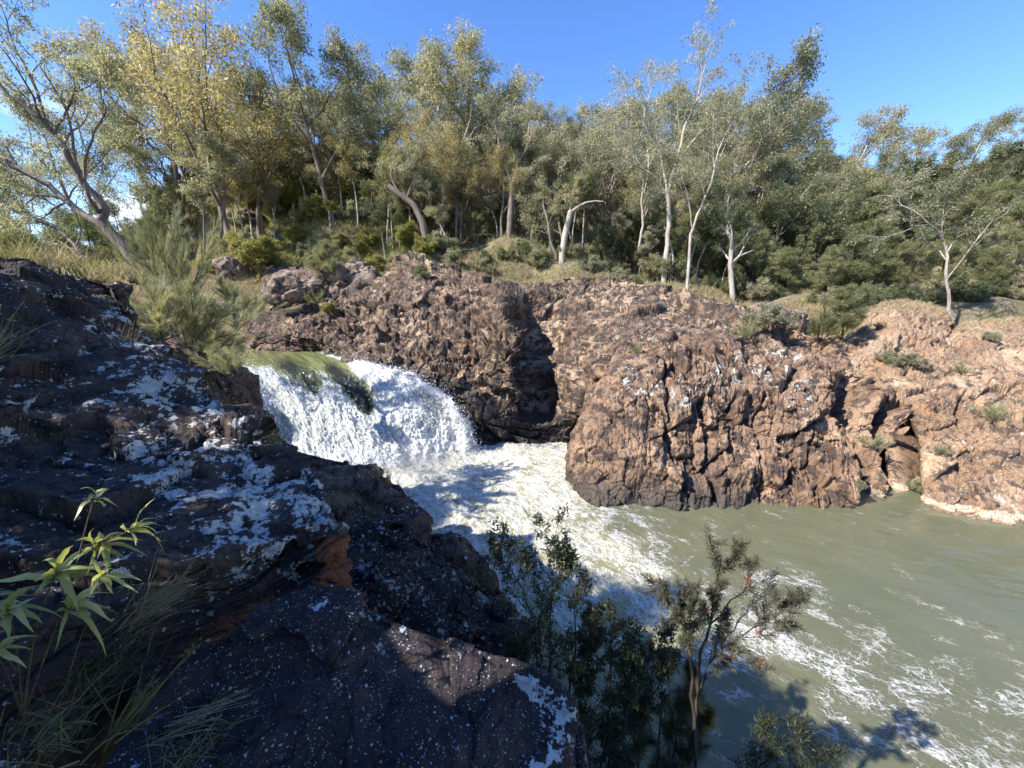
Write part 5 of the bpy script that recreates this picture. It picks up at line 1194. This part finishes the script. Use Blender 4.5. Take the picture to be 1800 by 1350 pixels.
# unseen rock added as a shade block: its top edge shades the slab but not the sapling
h_ = np.array((-sd[0], -sd[1])) / math.hypot(sd[0], sd[1]); q = -h_ * 3.4 + np.array((-h_[1], h_[0])) * 2.35
un, vn = np.meshgrid(np.linspace(0, 2 * math.pi, 160), np.linspace(.001, math.pi - .001, 100)); f_ = lambda a: np.sign(a) * np.abs(a) ** .45
Pq = np.stack([f_(np.cos(un)) * f_(np.sin(vn)) * .55, f_(np.sin(un)) * f_(np.sin(vn)) * 1.25, f_(np.cos(vn)) * 1.9], 2).reshape(-1, 3)
Nq = Pq / np.linalg.norm(Pq, axis=1, keepdims=True); fq, cq, _ = facets(Pq / .5, 5, .08, .10, .02, .05)
Pq = Pq + Nq * (fq + .05 * fbm(Pq * 3, 4, 7))[:, None]; aq = math.atan2(h_[1], h_[0]); zq = np.zeros(len(Pq))
o = link('boulder', np_mesh('boulder', Pq, grid_faces(100, 160, True), M['near'], attrs={'cell': cq, 'dry': zq, 'band': zq, 'nolichen': zq, 'rust': zq})); o.rotation_euler = (0, 0, aq)
e2z = lambda x, y, e: (e - h_[0] * math.sin(R(SUN_EL)) * x - h_[1] * math.sin(R(SUN_EL)) * y) / math.cos(R(SUN_EL))
o.location = (q[0], q[1], e2z(q[0], q[1], 5.36) - 2.33); tag(o, 'upright dark boulder added outside the view to shade the slab', 'boulder')
o2 = o.copy(); COL.objects.link(o2); q2 = -h_ * 3.5 + np.array((-h_[1], h_[0])) * 1.42; o2.scale = (1, .62, 1)  # second unseen rock, added to carry the shade over the slab's right part
o2.location = (q2[0], q2[1], e2z(q2[0], q2[1], 6.1) - 2.33); o2['label'] = 'narrow upright rock added outside the view to shade the right of the slab'
# ---------------------------------------------------------------- blades, broad leaves and the plants close to the viewpoint
def blades(C, A, L, W, bend, rg, seg=6, side=None, pull=(0, 0, -1)):
    """curved tapering ribbons; C base, A first direction"""
    n = len(C); t = np.linspace(0, 1, seg + 1)[None, :, None]
    L = np.broadcast_to(np.asarray(L, float), (n,))[:, None, None]; b = np.broadcast_to(np.asarray(bend, float), (n,))[:, None, None]
    P = C[:, None] + A[:, None] * L * t + np.array(pull)[None, None] * L * b * t ** 2.2
    s = np.cross(A, rg.normal(size=(n, 3)) if side is None else side); s = unit(s)
    w = np.broadcast_to(np.asarray(W, float), (n,))[:, None, None] * (1 - t ** 1.6) * 0.5 + 0.0004
    V = np.stack([P - s[:, None] * w, P + s[:, None] * w], 2).reshape(-1, 3)
    i = np.arange(n)[:, None] * (2 * (seg + 1)); j = np.arange(seg)[None] * 2
    Fc = np.stack([i + j, i + j + 1, i + j + 3, i + j + 2], 2).reshape(-1, 4)
    return V, Fc
def tuft(name, loc, n, L, W, mat, seed, label, group=None, spread=.12, lean=(0, 0, 0), open_=.45, bend=(.15, .6), cat='grass tuft', heads=0, var=.5, seg=6, zsq=1.0):
    rg = np.random.default_rng(seed); loc = np.asarray(loc, float)
    C = rg.normal(0, spread, (n, 3)); C[:, 2] *= .15 * zsq
    A = unit(np.stack([rg.normal(0, open_, n), rg.normal(0, open_, n), np.ones(n)], 1) + np.array(lean))
    Ls = L * rg.uniform(1 - var, 1.1, n)
    V, Fc = blades(C, A, Ls, W * rg.uniform(.6, 1.3, n), rg.uniform(bend[0], bend[1], n), rg, seg)
    tone = np.repeat(rg.random(n), 2 * (seg + 1))
    if heads:
        k = heads; b = bend[0]; idx = rg.choice(n, k, replace=False); hv = []
        tips = V.reshape(n, seg + 1, 2, 3)[idx, -2:].mean(2)
        for a in range(10):
            f = rg.random((k, 1)); c = tips[:, 1] - (tips[:, 1] - tips[:, 0]) * f * 1.2
            hv.append((c, unit(tips[:, 1] - tips[:, 0] + rg.normal(0, .35, (k, 3)) * np.linalg.norm(tips[:, 1] - tips[:, 0], axis=1, keepdims=True))))
        c = np.concatenate([h[0] for h in hv]); a_ = np.concatenate([h[1] for h in hv])
        V2, F2, t2 = leaf_quads(c, a_, L * .04, W * 1.3, rg.random(len(c)), rg)
        Fc = np.concatenate([Fc, F2 + len(V)]); V = np.concatenate([V, V2]); tone = np.concatenate([tone, t2])
    o = link(name, np_mesh(name, V, Fc, M[mat], smooth=False, attrs={'tone': tone})); o.location = loc
    tag(o, label, cat, group); return o
def sit(px, py, lo=0.4, hi=14.0, names=('lichen_boulder', 'slab_boulder', 'near_bank', 'boulder')):
    """where the sight line at that pixel meets the rocks already built"""
    dg = bpy.context.evaluated_depsgraph_get(); r = ray(px, py); r = r / np.linalg.norm(r)
    ok, p, nrm_, idx, ob, mt = scene.ray_cast(dg, Vector(CAM + r * lo), Vector(r), distance=200)
    return np.array(p) if ok else None
bpy.context.view_layer.update()
def S_(px, py, d): # a point on the built surface, or at the given distance if the sight line misses it
    p = sit(px, py)
    return p if p is not None and abs(np.linalg.norm(p - CAM) - np.linalg.norm(D(px, py, d) - CAM)) < max(.8, 0.45 * d) else D(px, py, d)
tuft('grass_tuft', S_(205, 1290, 1.75), 34, .62, .011, 'blade', 1, 'pale sunlit grass blades fanning up from the bottom of the view, brightest tuft', spread=.05, lean=(.75, .25, .0), open_=.32, bend=(.0, .25), heads=8)
tuft('grass_tuft', S_(300, 1285, 1.75), 34, .50, .006, 'straw', 2, 'dry seed-headed grass lying towards the dark slab', spread=.05, lean=(1.7, .2, -.3), open_=.30, bend=(.0, .3), heads=14)
tuft('grass_tuft', S_(150, 1190, 1.9), 230, .48, .004, 'blade', 3, 'dense dark fine grass beneath the broad-leaved sapling', spread=.12, lean=(.5, .2, 0), open_=.6, bend=(.1, .7))
tuft('grass_tuft', S_(240, 1080, 2.2), 170, .55, .0035, 'straw', 4, 'thin dry grass behind the broad-leaved sapling', spread=.10, lean=(1.1, .3, 0), open_=.45, bend=(.0, .4), heads=30)
tuft('grass_tuft', S_(60, 1330, 1.6), 150, .42, .006, 'blade', 5, 'shaded green grass in the near bottom corner', spread=.12, open_=.7, bend=(.2, .8))
tuft('grass_tuft', S_(330, 1330, 1.65), 120, .34, .004, 'blade', 6, 'shaded fine grass at the foot of the dark slab', spread=.10, lean=(.4, .2, 0), open_=.8, bend=(.2, .8))
tuft('grass_tuft', S_(-30, 640, 4.6), 46, 1.05, .010, 'straw', 7, 'bleached arching straw at the edge of the view above the lichen boulder', spread=.12, lean=(.8, .1, 0), open_=.45, bend=(.0, .45), heads=10)
tuft('grass_tuft', S_(30, 600, 5.2), 20, .65, .008, 'blade', 8, 'small green and straw grass tuft on top of the lichen boulder', spread=.08, lean=(.5, 0, 0), open_=.5, bend=(.0, .3))
tuft('grass_tuft', S_(225, 600, 6.9), 30, .50, .007, 'straw', 9, 'short straw tuft in the notch of the lichen boulder', spread=.08, lean=(.3, 0, 0), open_=.5, bend=(.1, .5))
tuft('grass_tuft', S_(600, 880, 7.6), 420, .80, .006, 'straw', 10, 'drooping brown tussock between the lichen boulder and the brown-topped boulder', spread=.14, lean=(.2, -.2, .2), open_=.9, bend=(.5, 1.3))
tuft('grass_tuft', S_(485, 775, 9.4), 60, .60, .012, 'yellow', 11, 'bright yellow-green tuft at the edge of the shaded fall', spread=.12, open_=.5, bend=(.1, .7))
tuft('grass_tuft', S_(450, 745, 9.8), 60, .80, .008, 'straw', 12, 'straw tuft behind the shoulder of the lichen boulder', spread=.14, open_=.5, bend=(.1, .6), heads=12)
tuft('grass_tuft', S_(655, 838, 8.9), 46, .72, .006, 'straw', 13, 'wispy grass with seed heads in front of the foot of the falls', spread=.14, open_=.45, bend=(.1, .5), heads=14)
tuft('grass_tuft', S_(682, 850, 8.9), 60, .42, .010, 'yellow', 14, 'small upright yellow plume of grass in front of the white water', spread=.03, open_=.14, bend=(.0, .15))
tuft('grass_tuft', S_(820, 955, 8.0), 18, .40, .005, 'straw', 15, 'a few arching straws on the smooth black boulder', spread=.06, open_=.7, bend=(.3, .9))
tuft('grass_tuft', S_(430, 1010, 3.2), 30, .30, .003, 'straw', 16, 'tiny dry grass rooted in a crack of the lichen boulder', spread=.05, lean=(.5, 0, 0), open_=.6, bend=(.1, .5))
for i, (px, py, d, L, m) in enumerate([(60, 462, 13, 1.5, 'straw'), (110, 455, 14, 1.2, 'straw'), (160, 470, 15, 1.0, 'yellow'), (20, 450, 13, 1.4, 'yellow'), (190, 485, 13, .9, 'straw'), (215, 470, 15, .9, 'straw'), (255, 480, 15, 1.0, 'straw'), (-60, 450, 12, 1.4, 'straw')]):
    tuft('grass_tuft', D(px, py + 6, d), 150, L, .016, m, 30 + i, '%s tussock along the bank behind the lichen boulder, counted from the left' % WORDS[[4, 5, 7, 3, 8, 9, 10, 2][i] - 2], 'tussocks behind the lichen boulder', spread=.35, open_=.5, bend=(.1, .8))

# the broad-leaved sapling
def broad(name, base, stems, L, W, seed, label):
    rg = np.random.default_rng(seed); b = np.asarray(base, float); polys = []; CV, CF, CT = [], [], []; n0 = 0
    for pl, nl, k in stems:
        pts = cat_rom(np.array([D(*p) for p in pl]) - b, 14); polys.append((pts, np.linspace(.006, .0022, 14), 6))
        tip = pts[-1]; T = unit(pts[-1] - pts[-3])
        x = unit(np.cross(T, (1, .2, .1))); y = np.cross(T, x)
        nl = int(nl * 1.5)
        for i in range(nl):
            f = i / max(1, nl - 1); a = i * 2.4 + rg.normal(0, .2); el = 0.25 + 0.75 * (1 - f)
            p0 = tip - T * .055 * (1 - f) * k
            A = unit((x * math.cos(a) + y * math.sin(a)) * (el + .35) + T * (1.25 - el) + rg.normal(0, .28, 3))
            l = L * k * rg.uniform(.42, 1.12); w = W * k * rg.uniform(.65, 1.2)
            sd_ = unit(np.cross(A, T + rg.normal(0, .15, 3))); up = np.cross(sd_, A)
            if up[2] < 0: up = -up
            t = np.linspace(0, 1, 9)[:, None]
            c = p0 + A * l * t + up * l * .10 * np.sin(t * 3.0) + np.array((0, 0, -1)) * l * rg.uniform(.05, .95) * t ** 2 + sd_ * l * rg.normal(0, .14) * t ** 2 + sd_ * w * .10 * np.sin(t * rg.uniform(9, 16))
            ww = w * .5 * np.sin(np.pi * np.clip(t, .02, .985) ** .8) ** .85
            fold = up * ww * .35
            V = np.stack([c - sd_ * ww + fold, c, c + sd_ * ww + fold], 1).reshape(-1, 3)
            j = np.arange(8)[:, None] * 3; q = np.array([(0, 1, 4, 3), (1, 2, 5, 4)])
            Fc = (j[:, :, None] + q[None]).reshape(-1, 4)
            CV.append(V); CF.append(Fc + n0); n0 += len(V); CT.append(np.full(len(V), rg.random()))
    e = empty(name, b); V, Fc = tubes(polys)
    link('stem', np_mesh(name + '_stem', V, Fc, M['twig']), e)
    link('leaves', np_mesh(name + '_leaves', np.concatenate(CV), np.concatenate(CF), M['broad'], attrs={'tone': np.concatenate(CT)}), e)
    tag(e, label, 'sapling'); return e
R0 = (40, 1260, 1.62)
broad('broadleaf_sapling', D(40, 1260, 1.62), [([R0, (80, 1150, 1.65), (130, 1010, 1.7), (150, 930, 1.72), (168, 868, 1.75)], 5, .8), ([(125, 1020, 1.70), (150, 980, 1.72), (178, 955, 1.74)], 12, 1.0), ([(150, 960, 1.72), (200, 945, 1.76), (240, 925, 1.8)], 8, .85),
                                       ([R0, (60, 1120, 1.6), (85, 1040, 1.62), (100, 1005, 1.62)], 12, 1.1), ([R0, (30, 1150, 1.55), (20, 1095, 1.52), (12, 1070, 1.5)], 10, 1.05), ([(60, 1120, 1.6), (100, 1090, 1.64), (130, 1062, 1.66)], 10, 1.0),
                                       ([R0, (10, 1180, 1.5), (-15, 1140, 1.46)], 9, 1.0), ([(140, 1000, 1.7), (165, 1020, 1.66), (180, 1010, 1.62)], 7, .8), ([(35, 1190, 1.58), (10, 1150, 1.6), (-30, 1060, 1.6)], 8, 1.0)],
      
      0.165, .028, 5, 'broad-leaved sapling with glossy yellow-green leaves lit by the sun in front of the dark rocks')

# shrubs hanging over the pool
BN = [dict(wig=.08, up=.05, n=5, kids=(11, 14), ang=(.4, .9), len=(.11, .19), rk=.5, lead=.08, **{'from': .22}), dict(wig=.14, up=.08, n=4, kids=(4, 6), ang=(.4, .9), len=(.35, .55), rk=.55, lead=.35, **{'from': .2}), dict(wig=.2, up=.05, n=3, tips=5)]
def near_shrub(name, base, stems, leaf, per, lr, lsz, seed, label, cat='shrub', r=.018, extra=None, L=BN, **kw):
    g = Grow(seed, L, (6, 5, 4, 3, 3)); b = D(*base)
    for pl in stems:
        lv = 0
        if isinstance(pl, tuple): pl, lv = pl
        pts = cat_rom(np.array([D(*p) for p in pl]) - b, 12); pts[1:-1] += g.rg.normal(0, .012, (10, 3))
        g.along(pts, np.linspace(r if lv == 0 else r * .5, .004, 12), lv)
    tm, cm = plant_meshes(name, g, g.leaves(per, lr, lsz[0], lsz[1], **kw), M['dark_bark'], M[leaf])
    e = empty(name, b); link('stems', tm, e); link('leaves', cm, e)
    if extra: extra(e, b, g)
    tag(e, label, cat); return e
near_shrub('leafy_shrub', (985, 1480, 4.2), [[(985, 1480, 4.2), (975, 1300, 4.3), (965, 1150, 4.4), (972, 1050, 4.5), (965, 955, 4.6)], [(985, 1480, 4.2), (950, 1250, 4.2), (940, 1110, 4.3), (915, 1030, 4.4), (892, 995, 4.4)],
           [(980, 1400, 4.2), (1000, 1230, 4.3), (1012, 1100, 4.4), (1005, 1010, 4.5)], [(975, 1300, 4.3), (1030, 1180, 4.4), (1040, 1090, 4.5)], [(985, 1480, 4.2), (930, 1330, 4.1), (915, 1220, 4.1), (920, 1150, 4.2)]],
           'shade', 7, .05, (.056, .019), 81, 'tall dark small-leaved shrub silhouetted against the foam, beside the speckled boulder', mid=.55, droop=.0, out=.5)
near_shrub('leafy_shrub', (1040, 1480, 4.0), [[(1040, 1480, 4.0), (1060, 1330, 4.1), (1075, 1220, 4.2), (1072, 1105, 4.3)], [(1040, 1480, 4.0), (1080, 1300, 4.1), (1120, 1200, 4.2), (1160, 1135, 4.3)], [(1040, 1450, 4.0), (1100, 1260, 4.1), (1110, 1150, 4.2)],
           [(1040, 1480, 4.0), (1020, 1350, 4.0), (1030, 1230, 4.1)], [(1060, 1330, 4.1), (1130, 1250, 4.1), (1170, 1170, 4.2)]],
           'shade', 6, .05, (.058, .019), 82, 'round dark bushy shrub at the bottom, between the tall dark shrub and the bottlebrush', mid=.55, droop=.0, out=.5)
def flowers(e, b, g):
    rg = np.random.default_rng(3); V, Fc, T, n0 = [], [], [], 0
    for px, py in [(1342, 1142), (1300, 1168), (1318, 1172), (1222, 1046), (1288, 1100), (1270, 1160), (1290, 1030), (1316, 1102)]:
        c = D(px, py, 3.9) - b; tp = np.array([t_[0] for t_ in g.tips]); c = tp[np.argmin(((tp - c) ** 2).sum(1))]; ax = unit(rg.normal(size=3) * (.6, .6, .4) + (0, 0, .6))
        n = 110; f = rg.random((n, 1)); C = c + ax * (f - .5) * .10
        A = unit(np.cross(ax, rg.normal(size=(n, 3))) + ax * .35)
        v, f_, t = leaf_quads(C, A, .034, .0045, rg.random(n), rg); V.append(v); Fc.append(f_ + n0); n0 += len(v); T.append(t)
    link('flower', np_mesh('flowers', np.concatenate(V), np.concatenate(Fc), M['red'], attrs={'tone': np.concatenate(T)}), e)
    c = D(1238, 1098, 3.85) - b; n = 26; A = unit(rg.normal(size=(n, 3)) * (.8, .8, .5) + (0, 0, .4))
    v, f_, t = leaf_quads(np.repeat(c[None], n, 0), A, .12, .016, rg.random(n), rg)
    link('young_leaves', np_mesh('young_leaves', v, f_, M['fresh'], attrs={'tone': t}), e)
BB = [dict(wig=.07, up=.04, n=6, kids=(9, 12), ang=(.35, .85), len=(.10, .19), rk=.55, lead=.1, **{'from': .42}), dict(wig=.12, up=.06, n=5, kids=(3, 4), ang=(.35, .8), len=(.35, .6), rk=.6, lead=.4, **{'from': .3}), dict(wig=.15, up=.05, n=3, tips=4)]
near_shrub('bottlebrush', (1212, 1480, 3.6), [[(1212, 1480, 3.6), (1222, 1330, 3.7), (1228, 1220, 3.8), (1262, 1150, 3.85), (1320, 1110, 3.9), (1370, 1080, 3.95)], ([(1228, 1220, 3.8), (1232, 1150, 3.8), (1248, 1090, 3.85), (1262, 1020, 3.9), (1290, 985, 3.9)], 0),
           ([(1222, 1330, 3.7), (1218, 1230, 3.7), (1212, 1150, 3.7), (1200, 1090, 3.7), (1178, 1050, 3.7)], 0), ([(1245, 1100, 3.85), (1290, 1050, 3.9), (1330, 1030, 3.9)], 1), ([(1262, 1150, 3.85), (1300, 1090, 3.9), (1335, 1050, 4.0)], 1),
           ([(1260, 1040, 3.9), (1258, 990, 3.9), (1252, 960, 3.9)], 1), ([(1212, 1150, 3.7), (1215, 1090, 3.7), (1222, 1050, 3.7)], 1), ([(1262, 1150, 3.85), (1290, 1160, 3.8), (1330, 1165, 3.8)], 1)],
           'brush', 16, .05, (.075, .0085), 83, 'thin bottlebrush with narrow leaves and pinkish red flowers, leaning over the pool', 'bottlebrush', r=.022, extra=flowers, L=BB, droop=.0, out=1.0, stem=.07)
near_shrub('needle_shrub', (1150, 1480, 4.3), [[(1150, 1480, 4.3), (1155, 1330, 4.4), (1165, 1230, 4.5), (1150, 1170, 4.5)], [(1150, 1480, 4.3), (1190, 1300, 4.4), (1215, 1200, 4.5)], [(1150, 1480, 4.3), (1120, 1330, 4.3), (1110, 1240, 4.4)], [(1150, 1480, 4.3), (1200, 1350, 4.4), (1235, 1270, 4.4)]],
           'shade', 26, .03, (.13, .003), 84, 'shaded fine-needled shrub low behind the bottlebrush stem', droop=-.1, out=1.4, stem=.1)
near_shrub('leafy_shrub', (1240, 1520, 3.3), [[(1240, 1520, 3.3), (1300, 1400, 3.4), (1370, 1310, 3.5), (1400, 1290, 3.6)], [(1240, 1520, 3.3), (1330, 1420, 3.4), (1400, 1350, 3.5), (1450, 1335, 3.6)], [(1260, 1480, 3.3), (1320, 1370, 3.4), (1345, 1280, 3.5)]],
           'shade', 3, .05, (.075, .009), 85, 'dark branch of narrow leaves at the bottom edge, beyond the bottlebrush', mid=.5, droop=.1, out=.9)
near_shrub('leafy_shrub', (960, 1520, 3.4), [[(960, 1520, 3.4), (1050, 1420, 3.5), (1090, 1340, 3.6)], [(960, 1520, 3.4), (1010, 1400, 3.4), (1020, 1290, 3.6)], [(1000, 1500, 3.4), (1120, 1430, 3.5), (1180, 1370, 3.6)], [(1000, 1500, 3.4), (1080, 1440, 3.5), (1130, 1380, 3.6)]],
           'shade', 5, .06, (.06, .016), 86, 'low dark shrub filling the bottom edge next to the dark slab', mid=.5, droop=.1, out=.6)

# feathery green bushes by the upper river
FE = [dict(wig=.1, up=.03, n=3, kids=(11, 13), ang=(.15, 1.1), len=(2.2, 3.6), rk=.7, lead=3.0, **{'from': .05}), dict(wig=.10, up=.03, n=6, kids=(7, 9), ang=(.2, .55), len=(.3, .5), rk=.5, lead=.3, **{'from': .15}), dict(wig=.12, up=.03, n=4, tips=5)]
def feather_proto(seed, per, needle, leaf):
    g = Grow(seed, FE, (6, 4, 3, 3, 3)); g.limb((0, 0, -.1), (.05, 0, 1), .9, .05, 0); top = max(t[0][2] for t in g.tips)
    return plant_meshes('feathery_bush', g, g.leaves(per, .14, needle, .017, -.25, 1.3, jit=.42, stem=.35), M['twig'], M[leaf]) + (top + .2,)
PROTO['feather0'] = feather_proto(1, 17, .40, 'feather'); PROTO['feather1'] = feather_proto(2, 14, .40, 'feather'); PROTO['feather2'] = feather_proto(3, 15, .4, 'oak')
for px, py, d, h, k, wd, lab in [(335, 640, 13.5, 3.2, 'feather0', 1.35, 'big feathery grey-green bush between the lichen boulder and the falls'), (405, 668, 12.5, 1.4, 'feather1', 1.2, 'small feathery bush hanging over the lip of the falls'),
                                 (318, 560, 15, 4.2, 'feather1', .6, 'tall thin feathery sapling rising out of the big feathery bush'), (275, 470, 20, 3.4, 'feather2', 1.0, 'dark green feathery tree behind the tall thin feathery sapling'),
                                 (415, 575, 16, 2.0, 'feather0', 1.3, 'feathery bush bending right over the river ledges'), (285, 600, 13, 2.4, 'feather0', 1.3, 'feathery bush pressed against the far side of the lichen boulder')]:
    p = D(px, py, d); plant(k, 'feathery_bush', p[0], p[1], h, d, lab, 'bush', 'feathery bushes by the upper river', z=p[2], wide=wd, parts=('stems', 'leaves'))
# plants rooted on the far rocks
for px, py, d, h, k, lab in [(1535, 792, 18.8, 1.1, 'feather1', 'pale shrub growing in the dark cleft of the bluff'), (1618, 868, 18.3, .7, 'bush3', 'pale little shrub low by the waterline cleft'), (1512, 860, 18.4, .5, 'bush3', 'tiny pale green shrub at the foot of the first cleft'),
                             (1745, 745, 20, 1.3, 'feather1', 'straggly pale shrub on the orange slope'), (1650, 800, 19.6, .7, 'feather1', 'wispy pale tuft halfway down the orange slope'), (1590, 648, 25.4, 1.0, 'bush3', 'green shrub at the foot of the grassy orange knoll'),
                             (1560, 640, 25.6, .9, 'bush0', 'grey-green shrub left of the grassy orange knoll'), (1310, 600, 28.5, 1.6, 'feather1', 'sprawling pale shrub on the top of the bluff'), (1345, 585, 30, 1.9, 'bush3', 'pale leafy shrub behind the top of the bluff'),
                             (1120, 622, 26, .7, 'feather1', 'tiny green shrub on the shoulder above the bluff'), (575, 552, 35.5, 1.0, 'bush4', 'bright green shrub where the river ledges meet the ridge'), (560, 540, 36.5, 1.8, 'feather2', 'dark feathery shrub above the river ledges'),
                             (575, 500, 40, 4.2, 'oak1', 'soft green young she-oak in the gully'), (450, 480, 42, 3.4, 'bush4', 'yellow-green shrub at the head of the gully'), (1480, 600, 30, 4.0, 'oak3', 'rounded dark she-oak in the dip beside the grassy knoll'),
                             (1440, 600, 30, 2.6, 'feather2', 'dark feathery shrub in the dip above the orange slope'), (1690, 660, 26.4, .9, 'feather1', 'small green shrub between the two orange knolls'), (740, 490, 40, 1.2, 'bush5', 'dark tufted shrub on the ridge top'),
                             (690, 640, 0, 0, '', ''), (1740, 600, 27, .7, 'bush3', 'tiny green shrub on the flat-topped knoll')]:
    if not k: continue
    p = S_(px, py, d); plant(k, 'shrub', p[0], p[1], h, px * .1, lab, 'shrub', None, z=p[2] - .05, wide=1.2, parts=('stems', 'leaves'))

# ---------------------------------------------------------------- grass that nobody could count
def field(name, pts, L, W, mat, seed, bend=(.1, .7), open_=.4, per=9, spread=.12, lean=(0, 0, 0), seg=3):
    rg = np.random.default_rng(seed); n = len(pts) * per
    C = np.repeat(pts, per, 0) + rg.normal(0, spread, (n, 3)) * (1, 1, 0)
    A = unit(np.stack([rg.normal(0, open_, n), rg.normal(0, open_, n), np.ones(n)], 1) + np.array(lean))
    V, Fc = blades(C, A, L * rg.uniform(.4, 1.2, n), W, rg.uniform(bend[0], bend[1], n), rg, seg)
    tone = np.repeat(np.clip(np.repeat(rg.random(len(pts)), per) * .5 + rg.random(n) * .5, 0, 1), 2 * (seg + 1))
    o = link(name, np_mesh(name, V, Fc, M[mat], smooth=False, attrs={'tone': tone})); tag(o, kind='stuff'); return o
rg = np.random.default_rng(77)
px = rg.uniform(640, 1480, 9000); d = rg.uniform(37.2, 46, 9000) - (px > 1100) * (px - 1100) / 380 * 5.5
x = gposv(px, d); k = vnoise(np.stack([x * .35, d * .35, 0 * d + 3], 1), 5) > -.15
pts = np.column_stack([x[k], d[k]]); z = terr(pts[:, 0], pts[:, 1]); field('dry_grass', np.column_stack([pts, z]), .75, .03, 'straw', 1)
G = G_ridge.reshape(-1, 3); px, py = to_px(G)
nv_, nu_ = G_ridge.shape[:2]; row_i = np.repeat(np.arange(nv_), nu_)
crest = (row_i > nv_ * .10) & (row_i < nv_ * .34) & (px > 640) & (px < 1400)
pr = crest * np.clip(ss(.0, .5, fbm(G * .5, 3, 9)) * (0.25 + 2.0 * ss(nv_ * .3, nv_ * .2, row_i)), 0, 1); pr = pr / pr.sum()
field('crest_grass', G[rg.choice(len(G), 1500, p=pr)] - (0, 0, .05), .42, .022, 'straw', 2, per=8, spread=.1)
d = rg.uniform(43, 76, 14000); pts = np.column_stack([gposv(rg.uniform(260, 760, 14000), d), d]); z = terr(pts[:, 0], pts[:, 1])
field('hill_grass', np.column_stack([pts, z]), .9, .05, 'yellow', 3, per=7, spread=.25)
d = rg.uniform(29.5, 45, 6000); pts = np.column_stack([gposv(rg.uniform(180, 560, 6000), d), d]); z = terr(pts[:, 0], pts[:, 1]); k = z > 5.6
field('bank_grass', np.column_stack([pts, z])[k], .7, .03, 'straw', 6, per=8, spread=.15)
d = rg.uniform(38, 60, 5000); pts = np.column_stack([gposv(rg.uniform(700, 1950, 5000), d), d]); z = terr(pts[:, 0], pts[:, 1])
field('wood_undergrowth', np.column_stack([pts, z]), .8, .05, 'gum', 4, per=7, spread=.3)
kn = []
for ob in [o for o in scene.objects if o.name.startswith('rock_knoll') or o.name == 'rock_slope']:
    me = ob.data; co = np.empty(len(me.vertices) * 3, np.float32); me.vertices.foreach_get('co', co); co = co.reshape(-1, 3); px, py = to_px(co)
    if ob.name == 'rock_slope': m = (co[:, 1] > 19) & (co[:, 2] > 3) & (fbm(co * .6, 3, 4) > .35)
    else: m = (co[:, 2] > co[:, 2].max() - 1.0) & (px < 1900)
    w = np.where(m)[0]; kn.append(co[rg.choice(w, 420 if ob.name == 'rock_slope' else 500)])
field('knoll_grass', np.concatenate(kn) - (0, 0, .03), .40, .018, 'straw', 5, per=8, spread=.08)
